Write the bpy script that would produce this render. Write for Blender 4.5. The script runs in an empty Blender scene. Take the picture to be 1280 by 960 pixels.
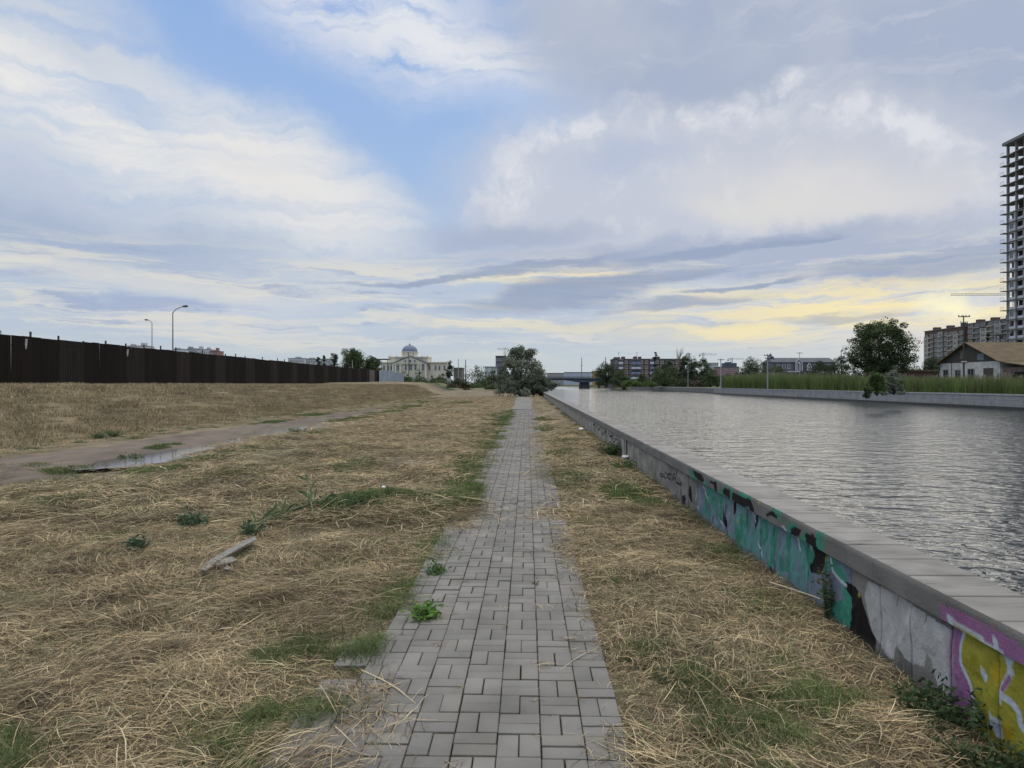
import bpy, bmesh, math, random
import numpy as np
from mathutils import Vector, Matrix
R = math.radians
S = bpy.context.scene
C = S.collection

# ------------------------------------------------------------------ camera
FPX = 880.0                       # focal length in photo pixels (1280 wide)
YAW = math.atan(19 / 880.0)       # the path runs along +Y, camera looks a little left of it
EYE = 1.65
cam = bpy.data.objects.new('camera', bpy.data.cameras.new('camera'))
C.objects.link(cam); S.camera = cam
cam.location = (0, 0, EYE)
cam.rotation_euler = (R(90), 0, YAW)
cam.data.sensor_width = 36; cam.data.lens = FPX / 1280 * 36
cam.data.clip_start = 0.05; cam.data.clip_end = 9000

def P(px, py, d):
    """world point seen at photo position (px, py) at distance d along the view axis"""
    x = (px - 640) / FPX * d; z = EYE + (480.5 - py) / FPX * d
    return Vector((x*math.cos(YAW) - d*math.sin(YAW), x*math.sin(YAW) + d*math.cos(YAW), z))

# ------------------------------------------------------------------ render / view
S.render.engine = 'CYCLES'
S.cycles.use_denoising = True
S.cycles.max_bounces = 6; S.cycles.diffuse_bounces = 3; S.cycles.glossy_bounces = 3
S.cycles.transparent_max_bounces = 6
S.view_settings.view_transform = 'Standard'; S.view_settings.look = 'None'
S.view_settings.gamma = 1; S.view_settings.exposure = 0
try: S.view_settings.use_curve_mapping = False
except Exception: pass

# ------------------------------------------------------------------ sky
def lin(c):
    return tuple(((v/255)/12.92 if v/255 <= .04045 else ((v/255+.055)/1.055)**2.4) for v in c)
SUN_AZ = R(31.5); SUN_EL = R(7.0)          # azimuth clockwise from +Y
W = bpy.data.worlds.new('World'); S.world = W; W.use_nodes = True
nt = W.node_tree; nt.nodes.clear()
def N(t, **k):
    n = nt.nodes.new(t)
    for a, b in k.items(): setattr(n, a, b)
    return n
def L(a, b): nt.links.new(a, b)
def M_(op, a, b=None, c=None, clamp=False):
    n = N('ShaderNodeMath', operation=op, use_clamp=clamp)
    for i, v in enumerate((a, b, c)):
        if v is None: continue
        if isinstance(v, (int, float)): n.inputs[i].default_value = v
        else: L(v, n.inputs[i])
    return n.outputs[0]
def V_(op, a, b=None, s=None):
    n = N('ShaderNodeVectorMath', operation=op)
    for i, v in enumerate((a, b)):
        if v is None: continue
        if isinstance(v, tuple): n.inputs[i].default_value = v
        else: L(v, n.inputs[i])
    if s is not None: n.inputs['Scale'].default_value = s
    return n.outputs['Value'] if op in ('LENGTH', 'DOT_PRODUCT') else n.outputs[0]
def MIX(f, a, b):
    n = N('ShaderNodeMix', data_type='RGBA')
    if isinstance(f, (int, float)): n.inputs[0].default_value = f
    else: L(f, n.inputs[0])
    for i, v in ((6, a), (7, b)):
        if isinstance(v, tuple): n.inputs[i].default_value = (*lin(v), 1)
        else: L(v, n.inputs[i])
    return n.outputs[2]
def SM(v, lo, hi):
    n = N('ShaderNodeMapRange', interpolation_type='SMOOTHSTEP')
    L(v, n.inputs[0]); n.inputs[1].default_value = lo; n.inputs[2].default_value = hi
    return n.outputs[0]
def AE(px, py):     # photo position -> azimuth, elevation in degrees
    d = (P(px, py, 100.0) - Vector((0, 0, EYE))).normalized()
    return math.degrees(math.atan2(d.x, d.y)), math.degrees(math.asin(d.z))
tc = N('ShaderNodeTexCoord'); sx = N('ShaderNodeSeparateXYZ'); L(tc.outputs['Generated'], sx.inputs[0])
az = M_('MULTIPLY', M_('ARCTAN2', sx.outputs[0], sx.outputs[1]), 57.2958)
el = M_('MULTIPLY', M_('ARCSINE', sx.outputs[2]), 57.2958)
cmb = N('ShaderNodeCombineXYZ'); L(az, cmb.inputs[0]); L(el, cmb.inputs[1]); AEV = cmb.outputs[0]
def noise(vec, scale, detail=4, rough=.55, off=(0, 0, 0), sc=(1, 1, 1), rot=0, col=False, dist=0):
    m = N('ShaderNodeMapping'); L(vec, m.inputs[0])
    m.inputs['Location'].default_value = off; m.inputs['Scale'].default_value = sc; m.inputs['Rotation'].default_value = (0, 0, R(rot))
    n = N('ShaderNodeTexNoise'); L(m.outputs[0], n.inputs['Vector'])
    n.inputs['Scale'].default_value = scale; n.inputs['Detail'].default_value = detail
    n.inputs['Roughness'].default_value = rough; n.inputs['Distortion'].default_value = dist
    return n.outputs['Color'] if col else n.outputs['Fac']
w1 = V_('SUBTRACT', noise(AEV, .11, 5, .6, col=True), (.5, .5, .5))
w2 = V_('SUBTRACT', noise(AEV, .6, 5, .62, off=(7, 3, 0), col=True), (.5, .5, .5))
w3 = V_('MULTIPLY', V_('SUBTRACT', noise(AEV, .22, 5, .6, off=(3, 9, 1), sc=(.5, 2.2, 1), col=True), (.5, .5, .5)), (14, 2.6, 0))
PW = V_('ADD', V_('ADD', AEV, V_('SCALE', w1, s=6)), V_('SCALE', w2, s=.7))     # puffy
PS = V_('ADD', AEV, w3)                                                          # streaky, near the horizon
def blob(px, py, rx, ry, ang=0, lo=1.0, hi=.35, vec=None):
    k = 15.4
    a, e = AE(px, py)
    m = N('ShaderNodeMapping', vector_type='TEXTURE'); L(PW if vec is None else vec, m.inputs[0])
    m.inputs['Location'].default_value = (a, e, 0); m.inputs['Rotation'].default_value = (0, 0, R(ang))
    m.inputs['Scale'].default_value = (rx/k, ry/k, 1)
    s = N('ShaderNodeVectorMath', operation='MULTIPLY'); L(m.outputs[0], s.inputs[0]); s.inputs[1].default_value = (1, 1, 0)
    return SM(V_('LENGTH', s.outputs[0]), lo, hi)
def mul(*a):
    r = a[0]
    for b in a[1:]: r = M_('MULTIPLY', r, b)
    return r
def mx(*a):
    r = a[0]
    for b in a[1:]: r = M_('MAXIMUM', r, b)
    return r
# clear sky gradient, its unseen top made warm to light the ground
cr = N('ShaderNodeValToRGB'); L(M_('DIVIDE', el, 60.0), cr.inputs[0])
el_ = cr.color_ramp.elements
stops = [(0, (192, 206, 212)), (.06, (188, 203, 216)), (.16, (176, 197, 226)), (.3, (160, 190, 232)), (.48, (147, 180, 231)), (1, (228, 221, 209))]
el_[0].position = 0; el_[0].color = (*lin(stops[0][1]), 1); el_[1].position = 1; el_[1].color = (*lin(stops[-1][1]), 1)
for p_, c_ in stops[1:-1]:
    e_ = el_.new(p_); e_.color = (*lin(c_), 1)
sky = N('ShaderNodeTexSky', sky_type='NISHITA')
sky.sun_disc = False; sky.sun_elevation = SUN_EL; sky.sun_rotation = SUN_AZ; sky.altitude = 20
nis = V_('SCALE', sky.outputs[0], s=.1)
col = MIX(.07, cr.outputs[0], nis)
# fibre textures
fibL = noise(PW, .16, 6, .6, sc=(.35, 3.2, 1), rot=24)
fibT = noise(PW, .2, 6, .62, sc=(.4, 3.0, 1), rot=20, off=(5, 5, 0))
puff = noise(PW, .30, 7, .62, off=(2, 8, 0))
soft = noise(PW, .10, 4, .5, off=(11, 2, 0))
stk = noise(PS, .5, 6, .62, sc=(.13, 1.5, 1), rot=-2)
stk2 = noise(PS, .5, 6, .6, sc=(.2, 2.4, 1), rot=2, off=(4, 14, 0))
# thin veil everywhere low down
col = MIX(mul(SM(el, 17, 9), .55), col, (186, 196, 214))
# big cloud on the left
mL = mx(blob(120, 190, 430, 150, -24, 1.0, .55), blob(330, 250, 260, 130, -20, 1.0, .45), blob(90, 60, 260, 90, -27, 1.0, .2))
col = MIX(mul(mL, M_('ADD', .35, mul(SM(fibL, .3, .62), .65), clamp=True)), col, (202, 210, 222))
mW = mx(blob(330, 215, 240, 95, -22, 1.0, .15), blob(60, 120, 330, 62, -20, 1.0, .1))
col = MIX(mul(mW, M_('ADD', .42, mul(SM(fibL, .32, .6), .58), clamp=True)), col, (234, 233, 231))
col = MIX(mul(blob(330, 215, 150, 60, -22, 1.0, .0), .75), col, (226, 225, 225))
col = MIX(mul(blob(60, 290, 380, 62, -6, 1.0, .1), .85), col, (164, 180, 205))
col = MIX(mul(blob(20, 225, 200, 40, -14, 1.0, .0), .5), col, (186, 196, 218))
# white wispy cloud top centre
mT = mx(blob(470, 5, 330, 105, -17, 1.0, .2), blob(600, 60, 170, 70, -14, 1.0, .15))
col = MIX(mul(mT, SM(fibT, .2, .55)), col, (217, 222, 233))
col = MIX(mul(blob(560, 50, 200, 45, -16, 1, 0), SM(fibT, .3, .6), .8), col, (230, 232, 236))
# lavender overcast top right
mG = mx(blob(1120, 30, 560, 190, -10, 1.0, .62), blob(800, -30, 260, 110, -20, 1.0, .5))
col = MIX(mul(mG, .94), col, (169, 180, 202))
col = MIX(mul(mG, SM(soft, .35, .62), .6), col, (190, 197, 211))
col = MIX(mul(mG, SM(fibT, .5, .75), .5), col, (205, 209, 221))
# right bright cloud
mB = mx(blob(900, 240, 390, 125, -4, 1.0, .62), blob(660, 250, 120, 70, 10, 1.0, .4))
col = MIX(mul(mB, .92), col, (198, 203, 216))
col = MIX(mul(mB, SM(puff, .5, .72), .6), col, (220, 222, 226))
rim = mx(blob(720, 160, 130, 28, 16, 1, .1), blob(890, 138, 150, 30, 2, 1, .1), blob(960, 112, 70, 18, 8, 1, .1), blob(1110, 165, 170, 26, -24, 1, .1), blob(640, 230, 60, 50, 20, 1, .1))
col = MIX(mul(rim, SM(puff, .36, .62), .9), col, (224, 226, 232))
col = MIX(mul(blob(790, 192, 120, 38, 6, 1, .1), .6), col, (176, 189, 215))
col = MIX(mul(blob(1040, 245, 270, 62, -13, 1, .1), M_('ADD', .35, mul(soft, .8), clamp=True)), col, (222, 220, 219))
col = MIX(mul(blob(930, 262, 150, 28, -8, 1, .1), .5), col, (226, 224, 216))
# grey band under it
mLow = mx(blob(900, 322, 480, 34, 1, 1, .35), blob(1160, 325, 260, 36, -2, 1, .3), blob(640, 300, 180, 30, 4, 1, .2))
col = MIX(mul(mLow, .85), col, (170, 181, 204))
# cream streaks low in the sky
low = mul(SM(el, 1.0, 3.0), SM(el, 11.5, 8.5))
col = MIX(mul(low, SM(stk, .44, .6), .8), col, (221, 219, 211))
col = MIX(mul(low, SM(stk2, .54, .7), .8), col, (158, 173, 203))
col = MIX(mul(blob(150, 350, 260, 18, -4, 1, .1, PS), .6), col, (222, 221, 216))
col = MIX(mul(blob(190, 380, 120, 9, 2, 1, .2, PS), .75), col, (160, 175, 205))
# yellow light round the hidden sun
stk3 = noise(PS, .55, 6, .62, sc=(.22, 1.9, 1), rot=3, off=(9, 1, 0))
yel = mul(mx(blob(1040, 385, 340, 52, 1, 1, .3, PS), mul(blob(700, 352, 150, 24, 5, 1, .2, PS), .8), mul(blob(700, 408, 260, 14, 0, 1, .2, PS), .55)), SM(stk3, .38, .56))
col = MIX(mul(yel, .85), col, (240, 227, 188))
col = MIX(mul(blob(1130, 385, 200, 30, -2, 1, .1, PS), SM(stk3, .42, .6)), col, (248, 233, 184))
col = MIX(mul(blob(905, 408, 110, 11, 4, 1, .1, PS), .8), col, (244, 230, 184))
col = MIX(mul(blob(1195, 380, 52, 17, -4, 1, .0), .95), col, (255, 248, 208))
# slate streaks
slate = (148, 163, 190)
for (px, py, rx, ry, an, f) in [(560, 351, 190, 6, 4, .8), (690, 332, 130, 8, 7, .75), (700, 374, 150, 18, 5, .8), (780, 350, 190, 13, 6, .8), (890, 314, 190, 9, 5, .7), (940, 356, 90, 5, 4, .8), (1180, 330, 160, 22, 2, .6), (860, 378, 110, 10, 3, .7), (1010, 300, 60, 4, 8, .6), (1060, 395, 90, 8, 0, .55)]:
    col = MIX(mul(blob(px, py, rx, ry, an, 1, .35, PS), f), col, slate)
# horizon glow band
col = MIX(mul(SM(el, 4.2, .6), .8), col, (196, 206, 208))
bg = N('ShaderNodeBackground'); bg.inputs[1].default_value = .1
hi = N('ShaderNodeVectorMath', operation='SCALE'); L(col, hi.inputs[0]); L(M_('ADD', 10.0, mul(SM(el, 33, 55), 19.0)), hi.inputs['Scale'])   # unseen sky overhead, brightened beyond the rest to light the ground
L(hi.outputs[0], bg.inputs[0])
W.cycles.sampling_method = 'MANUAL'; W.cycles.sample_map_resolution = 256
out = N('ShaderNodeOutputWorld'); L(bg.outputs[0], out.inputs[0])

# ------------------------------------------------------------------ sun, veiled by the clouds
sun = bpy.data.objects.new('sun', bpy.data.lights.new('sun', 'SUN')); C.objects.link(sun)
sun.data.energy = .55; sun.data.angle = R(58); sun.data.color = (1, .9, .72)
sun.rotation_euler = (R(90) - R(14), 0, math.pi - SUN_AZ)
# ------------------------------------------------------------------ helpers
rng = np.random.default_rng(7)
def tag(o, label=None, cat=None, group=None, kind=None):
    if label: o['label'] = label
    if cat: o['category'] = cat
    if group: o['group'] = group
    if kind: o['kind'] = kind
    return o
def empty(name, loc, label, cat, group=None, rz=0):
    o = bpy.data.objects.new(name, None); C.objects.link(o)
    o.location = loc; o.rotation_euler = (0, 0, rz); o.empty_display_size = .3
    return tag(o, label, cat, group)
def copy_tree(o, parent=None):
    c = o.copy(); C.objects.link(c); c.parent = parent
    for ch in list(o.children): copy_tree(ch, c)
    return c
MATS = {}
def mat(name, col, rough=.85, var=.25, scale=3.0, bump=.0, bscale=30.0, metal=0.0, col2=None, spec=.3, sc=(1, 1, 1), detail=5):
    """a principled material whose colour wanders between col*(1-var) and col*(1+var) (or col2) in world-sized noise"""
    if name in MATS: return MATS[name]
    m = bpy.data.materials.new(name); m.use_nodes = True; t = m.node_tree
    b = t.nodes['Principled BSDF']; b.inputs['Roughness'].default_value = rough
    b.inputs['Metallic'].default_value = metal; b.inputs['Specular IOR Level'].default_value = spec
    tc = t.nodes.new('ShaderNodeTexCoord'); mp = t.nodes.new('ShaderNodeMapping')
    t.links.new(tc.outputs['Object'], mp.inputs[0]); mp.inputs['Scale'].default_value = sc
    n = t.nodes.new('ShaderNodeTexNoise'); n.inputs['Scale'].default_value = scale; n.inputs['Detail'].default_value = detail
    n.inputs['Roughness'].default_value = .65
    t.links.new(mp.outputs[0], n.inputs['Vector'])
    r = t.nodes.new('ShaderNodeValToRGB'); e = r.color_ramp.elements
    e[0].position = .3; e[1].position = .7
    e[0].color = (*[max(0, v*(1-var)) for v in col], 1)
    e[1].color = (*(col2 if col2 else [v*(1+var) for v in col]), 1)
    t.links.new(n.outputs['Fac'], r.inputs[0]); t.links.new(r.outputs[0], b.inputs['Base Color'])
    if bump:
        n2 = t.nodes.new('ShaderNodeTexNoise'); n2.inputs['Scale'].default_value = bscale; n2.inputs['Detail'].default_value = 4
        t.links.new(tc.outputs['Object'], n2.inputs['Vector'])
        bp = t.nodes.new('ShaderNodeBump'); bp.inputs['Strength'].default_value = bump; bp.inputs['Distance'].default_value = .02
        t.links.new(n2.outputs['Fac'], bp.inputs['Height']); t.links.new(bp.outputs[0], b.inputs['Normal'])
    MATS[name] = m; return m
def attr_mat(name, attr='col', rough=.9, bump=0, bscale=60, spec=.2, var=0.0, vscale=.4, trans=0, rnd=0.0, tint=(1, .93, .8)):
    """colour from a mesh colour attribute (the thing's own colours), wandering a little"""
    if name in MATS: return MATS[name]
    m = bpy.data.materials.new(name); m.use_nodes = True; t = m.node_tree
    b = t.nodes['Principled BSDF']; b.inputs['Roughness'].default_value = rough; b.inputs['Specular IOR Level'].default_value = spec
    a = t.nodes.new('ShaderNodeAttribute'); a.attribute_name = attr
    last = a.outputs['Color']
    def hsv(val_socket):
        nonlocal last
        h = t.nodes.new('ShaderNodeHueSaturation'); t.links.new(last, h.inputs['Color']); t.links.new(val_socket, h.inputs['Value']); last = h.outputs[0]
    if var:
        g = t.nodes.new('ShaderNodeNewGeometry'); n = t.nodes.new('ShaderNodeTexNoise')
        n.inputs['Scale'].default_value = vscale; n.inputs['Detail'].default_value = 4
        t.links.new(g.outputs['Position'], n.inputs['Vector'])
        mr = t.nodes.new('ShaderNodeMapRange'); t.links.new(n.outputs['Fac'], mr.inputs[0])
        mr.inputs[1].default_value = .3; mr.inputs[2].default_value = .7; mr.inputs[3].default_value = 1-var; mr.inputs[4].default_value = 1+var
        hsv(mr.outputs[0])
    if rnd:
        oi = t.nodes.new('ShaderNodeObjectInfo'); mr = t.nodes.new('ShaderNodeMapRange'); t.links.new(oi.outputs['Random'], mr.inputs[0])
        mr.inputs[3].default_value = 1-rnd; mr.inputs[4].default_value = 1+rnd; hsv(mr.outputs[0])
    t.links.new(last, b.inputs['Base Color'])
    if bump:
        tc = t.nodes.new('ShaderNodeTexCoord'); n2 = t.nodes.new('ShaderNodeTexNoise'); n2.inputs['Scale'].default_value = bscale; n2.inputs['Detail'].default_value = 5
        t.links.new(tc.outputs['Object'], n2.inputs['Vector'])
        bp = t.nodes.new('ShaderNodeBump'); bp.inputs['Strength'].default_value = bump; bp.inputs['Distance'].default_value = .01
        t.links.new(n2.outputs['Fac'], bp.inputs['Height']); t.links.new(bp.outputs[0], b.inputs['Normal'])
    if trans:
        out = t.nodes['Material Output']; tr = t.nodes.new('ShaderNodeBsdfTranslucent'); ms = t.nodes.new('ShaderNodeMixShader')
        t.links.new(last, tr.inputs[0]); ms.inputs[0].default_value = trans
        t.links.new(b.outputs[0], ms.inputs[1]); t.links.new(tr.outputs[0], ms.inputs[2]); t.links.new(ms.outputs[0], out.inputs[0])
    MATS[name] = m; return m
def mesh_np(name, v, quads=None, tris=None, mats=(), cols=None, fmat=None, smooth=False):
    me = bpy.data.meshes.new(name)
    v = np.asarray(v, dtype=np.float32); nq = 0 if quads is None else len(quads); ntr = 0 if tris is None else len(tris)
    me.vertices.add(len(v)); me.vertices.foreach_set('co', v.ravel())
    idx = []
    if nq: idx.append(np.asarray(quads, dtype=np.int32).ravel())
    if ntr: idx.append(np.asarray(tris, dtype=np.int32).ravel())
    idx = np.concatenate(idx); me.loops.add(len(idx)); me.loops.foreach_set('vertex_index', idx)
    tot = np.concatenate([np.full(nq, 4, np.int32), np.full(ntr, 3, np.int32)])
    st = np.concatenate([[0], np.cumsum(tot)[:-1]]).astype(np.int32)
    me.polygons.add(nq+ntr); me.polygons.foreach_set('loop_start', st); me.polygons.foreach_set('loop_total', tot)
    if fmat is not None: me.polygons.foreach_set('material_index', np.asarray(fmat, np.int32))
    if smooth: me.polygons.foreach_set('use_smooth', np.ones(nq+ntr, bool))
    me.update(calc_edges=True)
    if cols is not None:
        ca = me.color_attributes.new('col', 'FLOAT_COLOR', 'POINT')
        c4 = np.ones((len(v), 4), np.float32); c4[:, :3] = cols; ca.data.foreach_set('color', c4.ravel())
    for m in mats: me.materials.append(m)
    return me
def obj(name, me, parent=None, loc=None):
    o = bpy.data.objects.new(name, me); C.objects.link(o)
    if parent is not None: o.parent = parent
    if loc is not None: o.location = loc
    return o
class MB:
    """collects simple solids and links them as one mesh object"""
    def __init__(s): s.v = []; s.f = []; s.mi = []
    def add(s, vs, fs, m=0):
        b = len(s.v); s.v += [tuple(p) for p in vs]; s.f += [tuple(b+i for i in f) for f in fs]; s.mi += [m]*len(fs); return s
    def box(s, x0, x1, y0, y1, z0, z1, m=0):
        return s.add([(x0,y0,z0),(x1,y0,z0),(x1,y1,z0),(x0,y1,z0),(x0,y0,z1),(x1,y0,z1),(x1,y1,z1),(x0,y1,z1)],
                     [(0,3,2,1),(4,5,6,7),(0,1,5,4),(1,2,6,5),(2,3,7,6),(3,0,4,7)], m)
    def tube(s, pts, rad, n=8, m=0, cap=True):
        pts = [Vector(p) for p in pts]; k = len(pts)
        if not hasattr(rad, '__len__'): rad = [rad]*k
        vs = []; prev = None
        for i, p in enumerate(pts):
            d = (pts[min(i+1, k-1)] - pts[max(i-1, 0)]).normalized()
            a = d.orthogonal().normalized() if prev is None else (prev - d*prev.dot(d)).normalized()
            prev = a; b = d.cross(a)
            for j in range(n):
                t = 2*math.pi*j/n; vs.append(p + (a*math.cos(t)+b*math.sin(t))*rad[i])
        fs = [(i*n+j, i*n+(j+1) % n, (i+1)*n+(j+1) % n, (i+1)*n+j) for i in range(k-1) for j in range(n)]
        if cap: fs += [tuple(range(n-1, -1, -1)), tuple((k-1)*n+j for j in range(n))]
        return s.add(vs, fs, m)
    def prism(s, poly, y0, y1, m=0):
        """polygon in x,z extruded along y"""
        n = len(poly); vs = [(x, y0, z) for x, z in poly] + [(x, y1, z) for x, z in poly]
        return s.add(vs, [tuple(range(n)), tuple(range(2*n-1, n-1, -1))] + [(i, n+i, n+(i+1) % n, (i+1) % n) for i in range(n)], m)
    def lathe(s, prof, cx=0, cy=0, n=24, m=0):
        k = len(prof); vs = [(cx+r*math.cos(2*math.pi*j/n), cy+r*math.sin(2*math.pi*j/n), z) for r, z in prof for j in range(n)]
        return s.add(vs, [(i*n+j, i*n+(j+1) % n, (i+1)*n+(j+1) % n, (i+1)*n+j) for i in range(k-1) for j in range(n)], m)
    def build(s, name, mats, parent=None, loc=None, smooth=False):
        me = bpy.data.meshes.new(name); me.from_pydata(s.v, [], s.f)
        for m in (mats if isinstance(mats, (list, tuple)) else [mats]): me.materials.append(m)
        me.polygons.foreach_set('material_index', s.mi)
        if smooth: me.polygons.foreach_set('use_smooth', [True]*len(s.f))
        me.update(); return obj(name, me, parent, loc)
# value noise in numpy
def vnoise(x, y, seed=0):
    x = np.asarray(x, float); y = np.asarray(y, float)
    xi = np.floor(x).astype(np.int64); yi = np.floor(y).astype(np.int64); xf = x-xi; yf = y-yi
    def h(a, b):
        n = (a*374761393 + b*668265263 + seed*1442695041) & 0x7fffffff
        n = ((n ^ (n >> 13))*1274126177) & 0x7fffffff
        return ((n ^ (n >> 16)) & 0xffff)/65535.0
    u = xf*xf*(3-2*xf); w = yf*yf*(3-2*yf)
    return (h(xi, yi)*(1-u)+h(xi+1, yi)*u)*(1-w) + (h(xi, yi+1)*(1-u)+h(xi+1, yi+1)*u)*w
def fbm(x, y, seed=0, o=4):
    s = 0; a = .5; t = 0
    for i in range(o): s = s+a*vnoise(x*2**i, y*2**i, seed+i); t += a; a *= .55
    return s/t
def sm(x, a, b):
    t = np.clip((x-a)/(b-a), 0, 1); return t*t*(3-2*t)
# ------------------------------------------------------------------ the lie of the land
WX = 2.13                        # inner face of the near embankment wall
WATER = -.95
FARX = 49.0
PUD = [(-8.85, 17.0, 1.0, 2.8, .05, 3), (-9.5, 26.4, 1.2, 4.0, .08, 5), (-8.9, 30.5, .35, 1.6, .1, 8), (-9.6, 14.8, .25, .8, .3, 9)]
def hgt(x, y):
    x = np.asarray(x, float); y = np.asarray(y, float)
    z = -.02 + 0*x
    off = sm(np.abs(x+.237), .62, 1.5)                         # off the path
    z = z + off*(.13*(fbm(x*1.1, y*1.1, 3)-.5) + .05*(fbm(x*3.7, y*3.7, 9)-.42))*np.where(x < 0, 1, .8)
    z = z + .05*sm(x, .5, 1.2)*sm(x, 2.2, 1.3)
    z = z - .14*sm(x, -6.5, -9.5)
    z = z + .13*np.exp(-(((x+1.9)/.9)**2+((y-9.6)/.9)**2))      # low heaps of hay and weeds
    for (pa, pb, qa, qb, qc, qd) in PUD:
        z = z - .07*np.exp(-(((x-pa)/(qa*1.25))**2+((y-pb)/(qb*1.25))**2)**2)
    foot = -15.2 + 1.0*(fbm(x*0+3, y*.08, 5)-.5)
    bank = 1.60*sm(x, foot, foot-4.9)+.12*sm(x, -20, -23)
    bank = bank*(1-.35*sm(y, 160, 190))
    z = z + bank + .12*(fbm(x*.5, y*.3, 12)-.5)*sm(x, -13, -16)*sm(x, -24, -21)
    z = np.where(x < -24, np.minimum(z, 1.60), z)
    m = sm(y, 112, 135)*sm(x, 1.0, -6)*sm(x, -75, -30)
    z = z + m*(.35 + .9*(fbm(x*.09+5, y*.05, 21)-.35))
    # river bed and the far side
    z = np.where(x > 2.33, -2.4, z)
    z = np.where(x > FARX+.35+2.4*(y > 187), .50 + .25*(fbm(x*.05, y*.05, 31)-.5)+.5*sm(x, 60, 140), z)
    return z
def axis(pts):
    out = []
    for (a, b, s) in pts: out.append(np.arange(a, b-1e-6, s))
    return np.concatenate(out + [[pts[-1][1]]])
gx = axis([(-2600, -300, 230), (-300, -80, 20), (-80, -28, 4), (-28, -13, .45), (-13, -7, .3), (-7, -3, .12), (-3, 2.3, .06), (2.3, 2.36, .06), (2.36, 49.3, 12), (49.3, 49.4, .1), (49.4, 51.7, 2.3), (51.7, 51.8, .1), (51.8, 60, 2.7), (60, 300, 24), (300, 2600, 230)])
gy = axis([(-60, -4, 8), (-4, 1.4, .9), (1.4, 9, .06), (9, 20, .18), (20, 50, .5), (50, 130, 1.6), (130, 186, 4), (186, 188, 1), (188, 500, 12), (500, 3600, 310)])
GX, GY = np.meshgrid(gx, gy); GZ = hgt(GX, GY)
nx_, ny_ = len(gx), len(gy)
ii = (np.arange(ny_-1)[:, None]*nx_ + np.arange(nx_-1)[None, :]).ravel()
gq = np.stack([ii, ii+1, ii+1+nx_, ii+nx_], 1)
# own colours of the soil: thatch, bare clay, weeds
def soil(x, y):
    a = fbm(x*.6, y*.6, 41)[..., None]; b = fbm(x*4, y*4, 44)[..., None]
    c = np.array([.095, .075, .048])*(.7+.9*b) + 0*a
    straw = np.array([.19, .155, .095])
    c = c*(1-.55*sm(a, .35, .65)) + straw*.55*sm(a, .35, .65)
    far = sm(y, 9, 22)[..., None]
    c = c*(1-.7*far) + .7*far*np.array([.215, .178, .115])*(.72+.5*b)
    gr = sm(fbm(x*.35+9, y*.2, 47), .56, .68)[..., None]*(.55)
    c = c*(1-gr) + gr*np.array([.10, .115, .05])
    bank = sm(x, -14.2, -15.6)[..., None]
    st = fbm(x*1.2+y*.25, y*.35, 51)[..., None]
    c = c*(1-bank) + bank*(np.array([.19, .155, .095])*(.35+1.2*st)); cr_ = sm(x, -19.6, -21)[..., None]*.7; c = c*(1-cr_)+cr_*np.array([.21, .172, .112])
    gl = (sm(y, 122, 140)*sm(x, -2, -10)*sm(fbm(x*.07, y*.04, 55), .42, .56))[..., None]
    c = c*(1-gl) + gl*np.array([.09, .12, .045])
    dk = np.exp(-(((x+15)/5)**2+((y-142)/9)**2))[..., None]; c = c*(1-.75*dk)
    fr = (x > 49)[..., None]
    c = np.where(fr, np.array([.10, .115, .055])*(.7+.6*a), c)
    bed = ((x > 2.3) & (x < 49.3))[..., None]
    return np.where(bed, np.array([.03, .032, .026]), c)
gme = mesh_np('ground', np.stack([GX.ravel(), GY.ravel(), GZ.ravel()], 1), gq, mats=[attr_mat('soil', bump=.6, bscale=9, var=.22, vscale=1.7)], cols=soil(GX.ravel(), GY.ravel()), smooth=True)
tag(obj('ground', gme), kind='structure')

# muddy track along the foot of the bank, with puddles
def ribbon(name, xl, xr, y0, y1, step, nx, dz, m, colf, amp=.5, seed=60):
    ys = np.arange(y0, y1, step); t = np.linspace(0, 1, nx)
    yy = ys[:, None]+0*t[None, :]
    l = xl(ys)+amp*(fbm(ys*.35, ys*0, seed)-.5)*2+amp*.5*(fbm(ys*1.7, ys*0+4, seed+1)-.5); r = xr(ys)+amp*(fbm(ys*.3, ys*0+8, seed+2)-.5)*2+amp*.6*(fbm(ys*1.9, ys*0+4, seed+3)-.5)
    xx = l[:, None]*(1-t)+r[:, None]*t
    edge = np.minimum(t, 1-t)*2
    zz = hgt(xx, yy)+dz*np.clip(edge*6, -1, 1)[None, :] - .01*(edge < .05)
    q = (np.arange(len(ys)-1)[:, None]*nx+np.arange(nx-1)).ravel()
    me = mesh_np(name, np.stack([xx.ravel(), yy.ravel(), zz.ravel()], 1), np.stack([q, q+1, q+1+nx, q+nx], 1), mats=[m], cols=colf(xx.ravel(), yy.ravel()), smooth=True)
    return obj(name, me)
def mudc(x, y):
    b = fbm(x*2.5, y*1.2, 63)[..., None]; w = sm(fbm(x*.5, y*.25, 65), .5, .62)[..., None]
    c = np.array([.155, .127, .10])*(.72+.5*b)
    return c*(1-.55*w)+.55*w*np.array([.10, .08, .06])
tag(ribbon('muddy_track', lambda y: -13.1+.03*y, lambda y: -9.0-.012*y+.0*y - 1.1*sm(y, 30, 60), 4, 95, .3, 24, .022, attr_mat('mud', bump=.5, bscale=14, var=.15, vscale=2), mudc), kind='structure')
wm = bpy.data.materials.new('puddle_water'); wm.use_nodes = True
b_ = wm.node_tree.nodes['Principled BSDF']; b_.inputs['Base Color'].default_value = (.16, .145, .12, 1); b_.inputs['Roughness'].default_value = .06; b_.inputs['IOR'].default_value = 1.33
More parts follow.
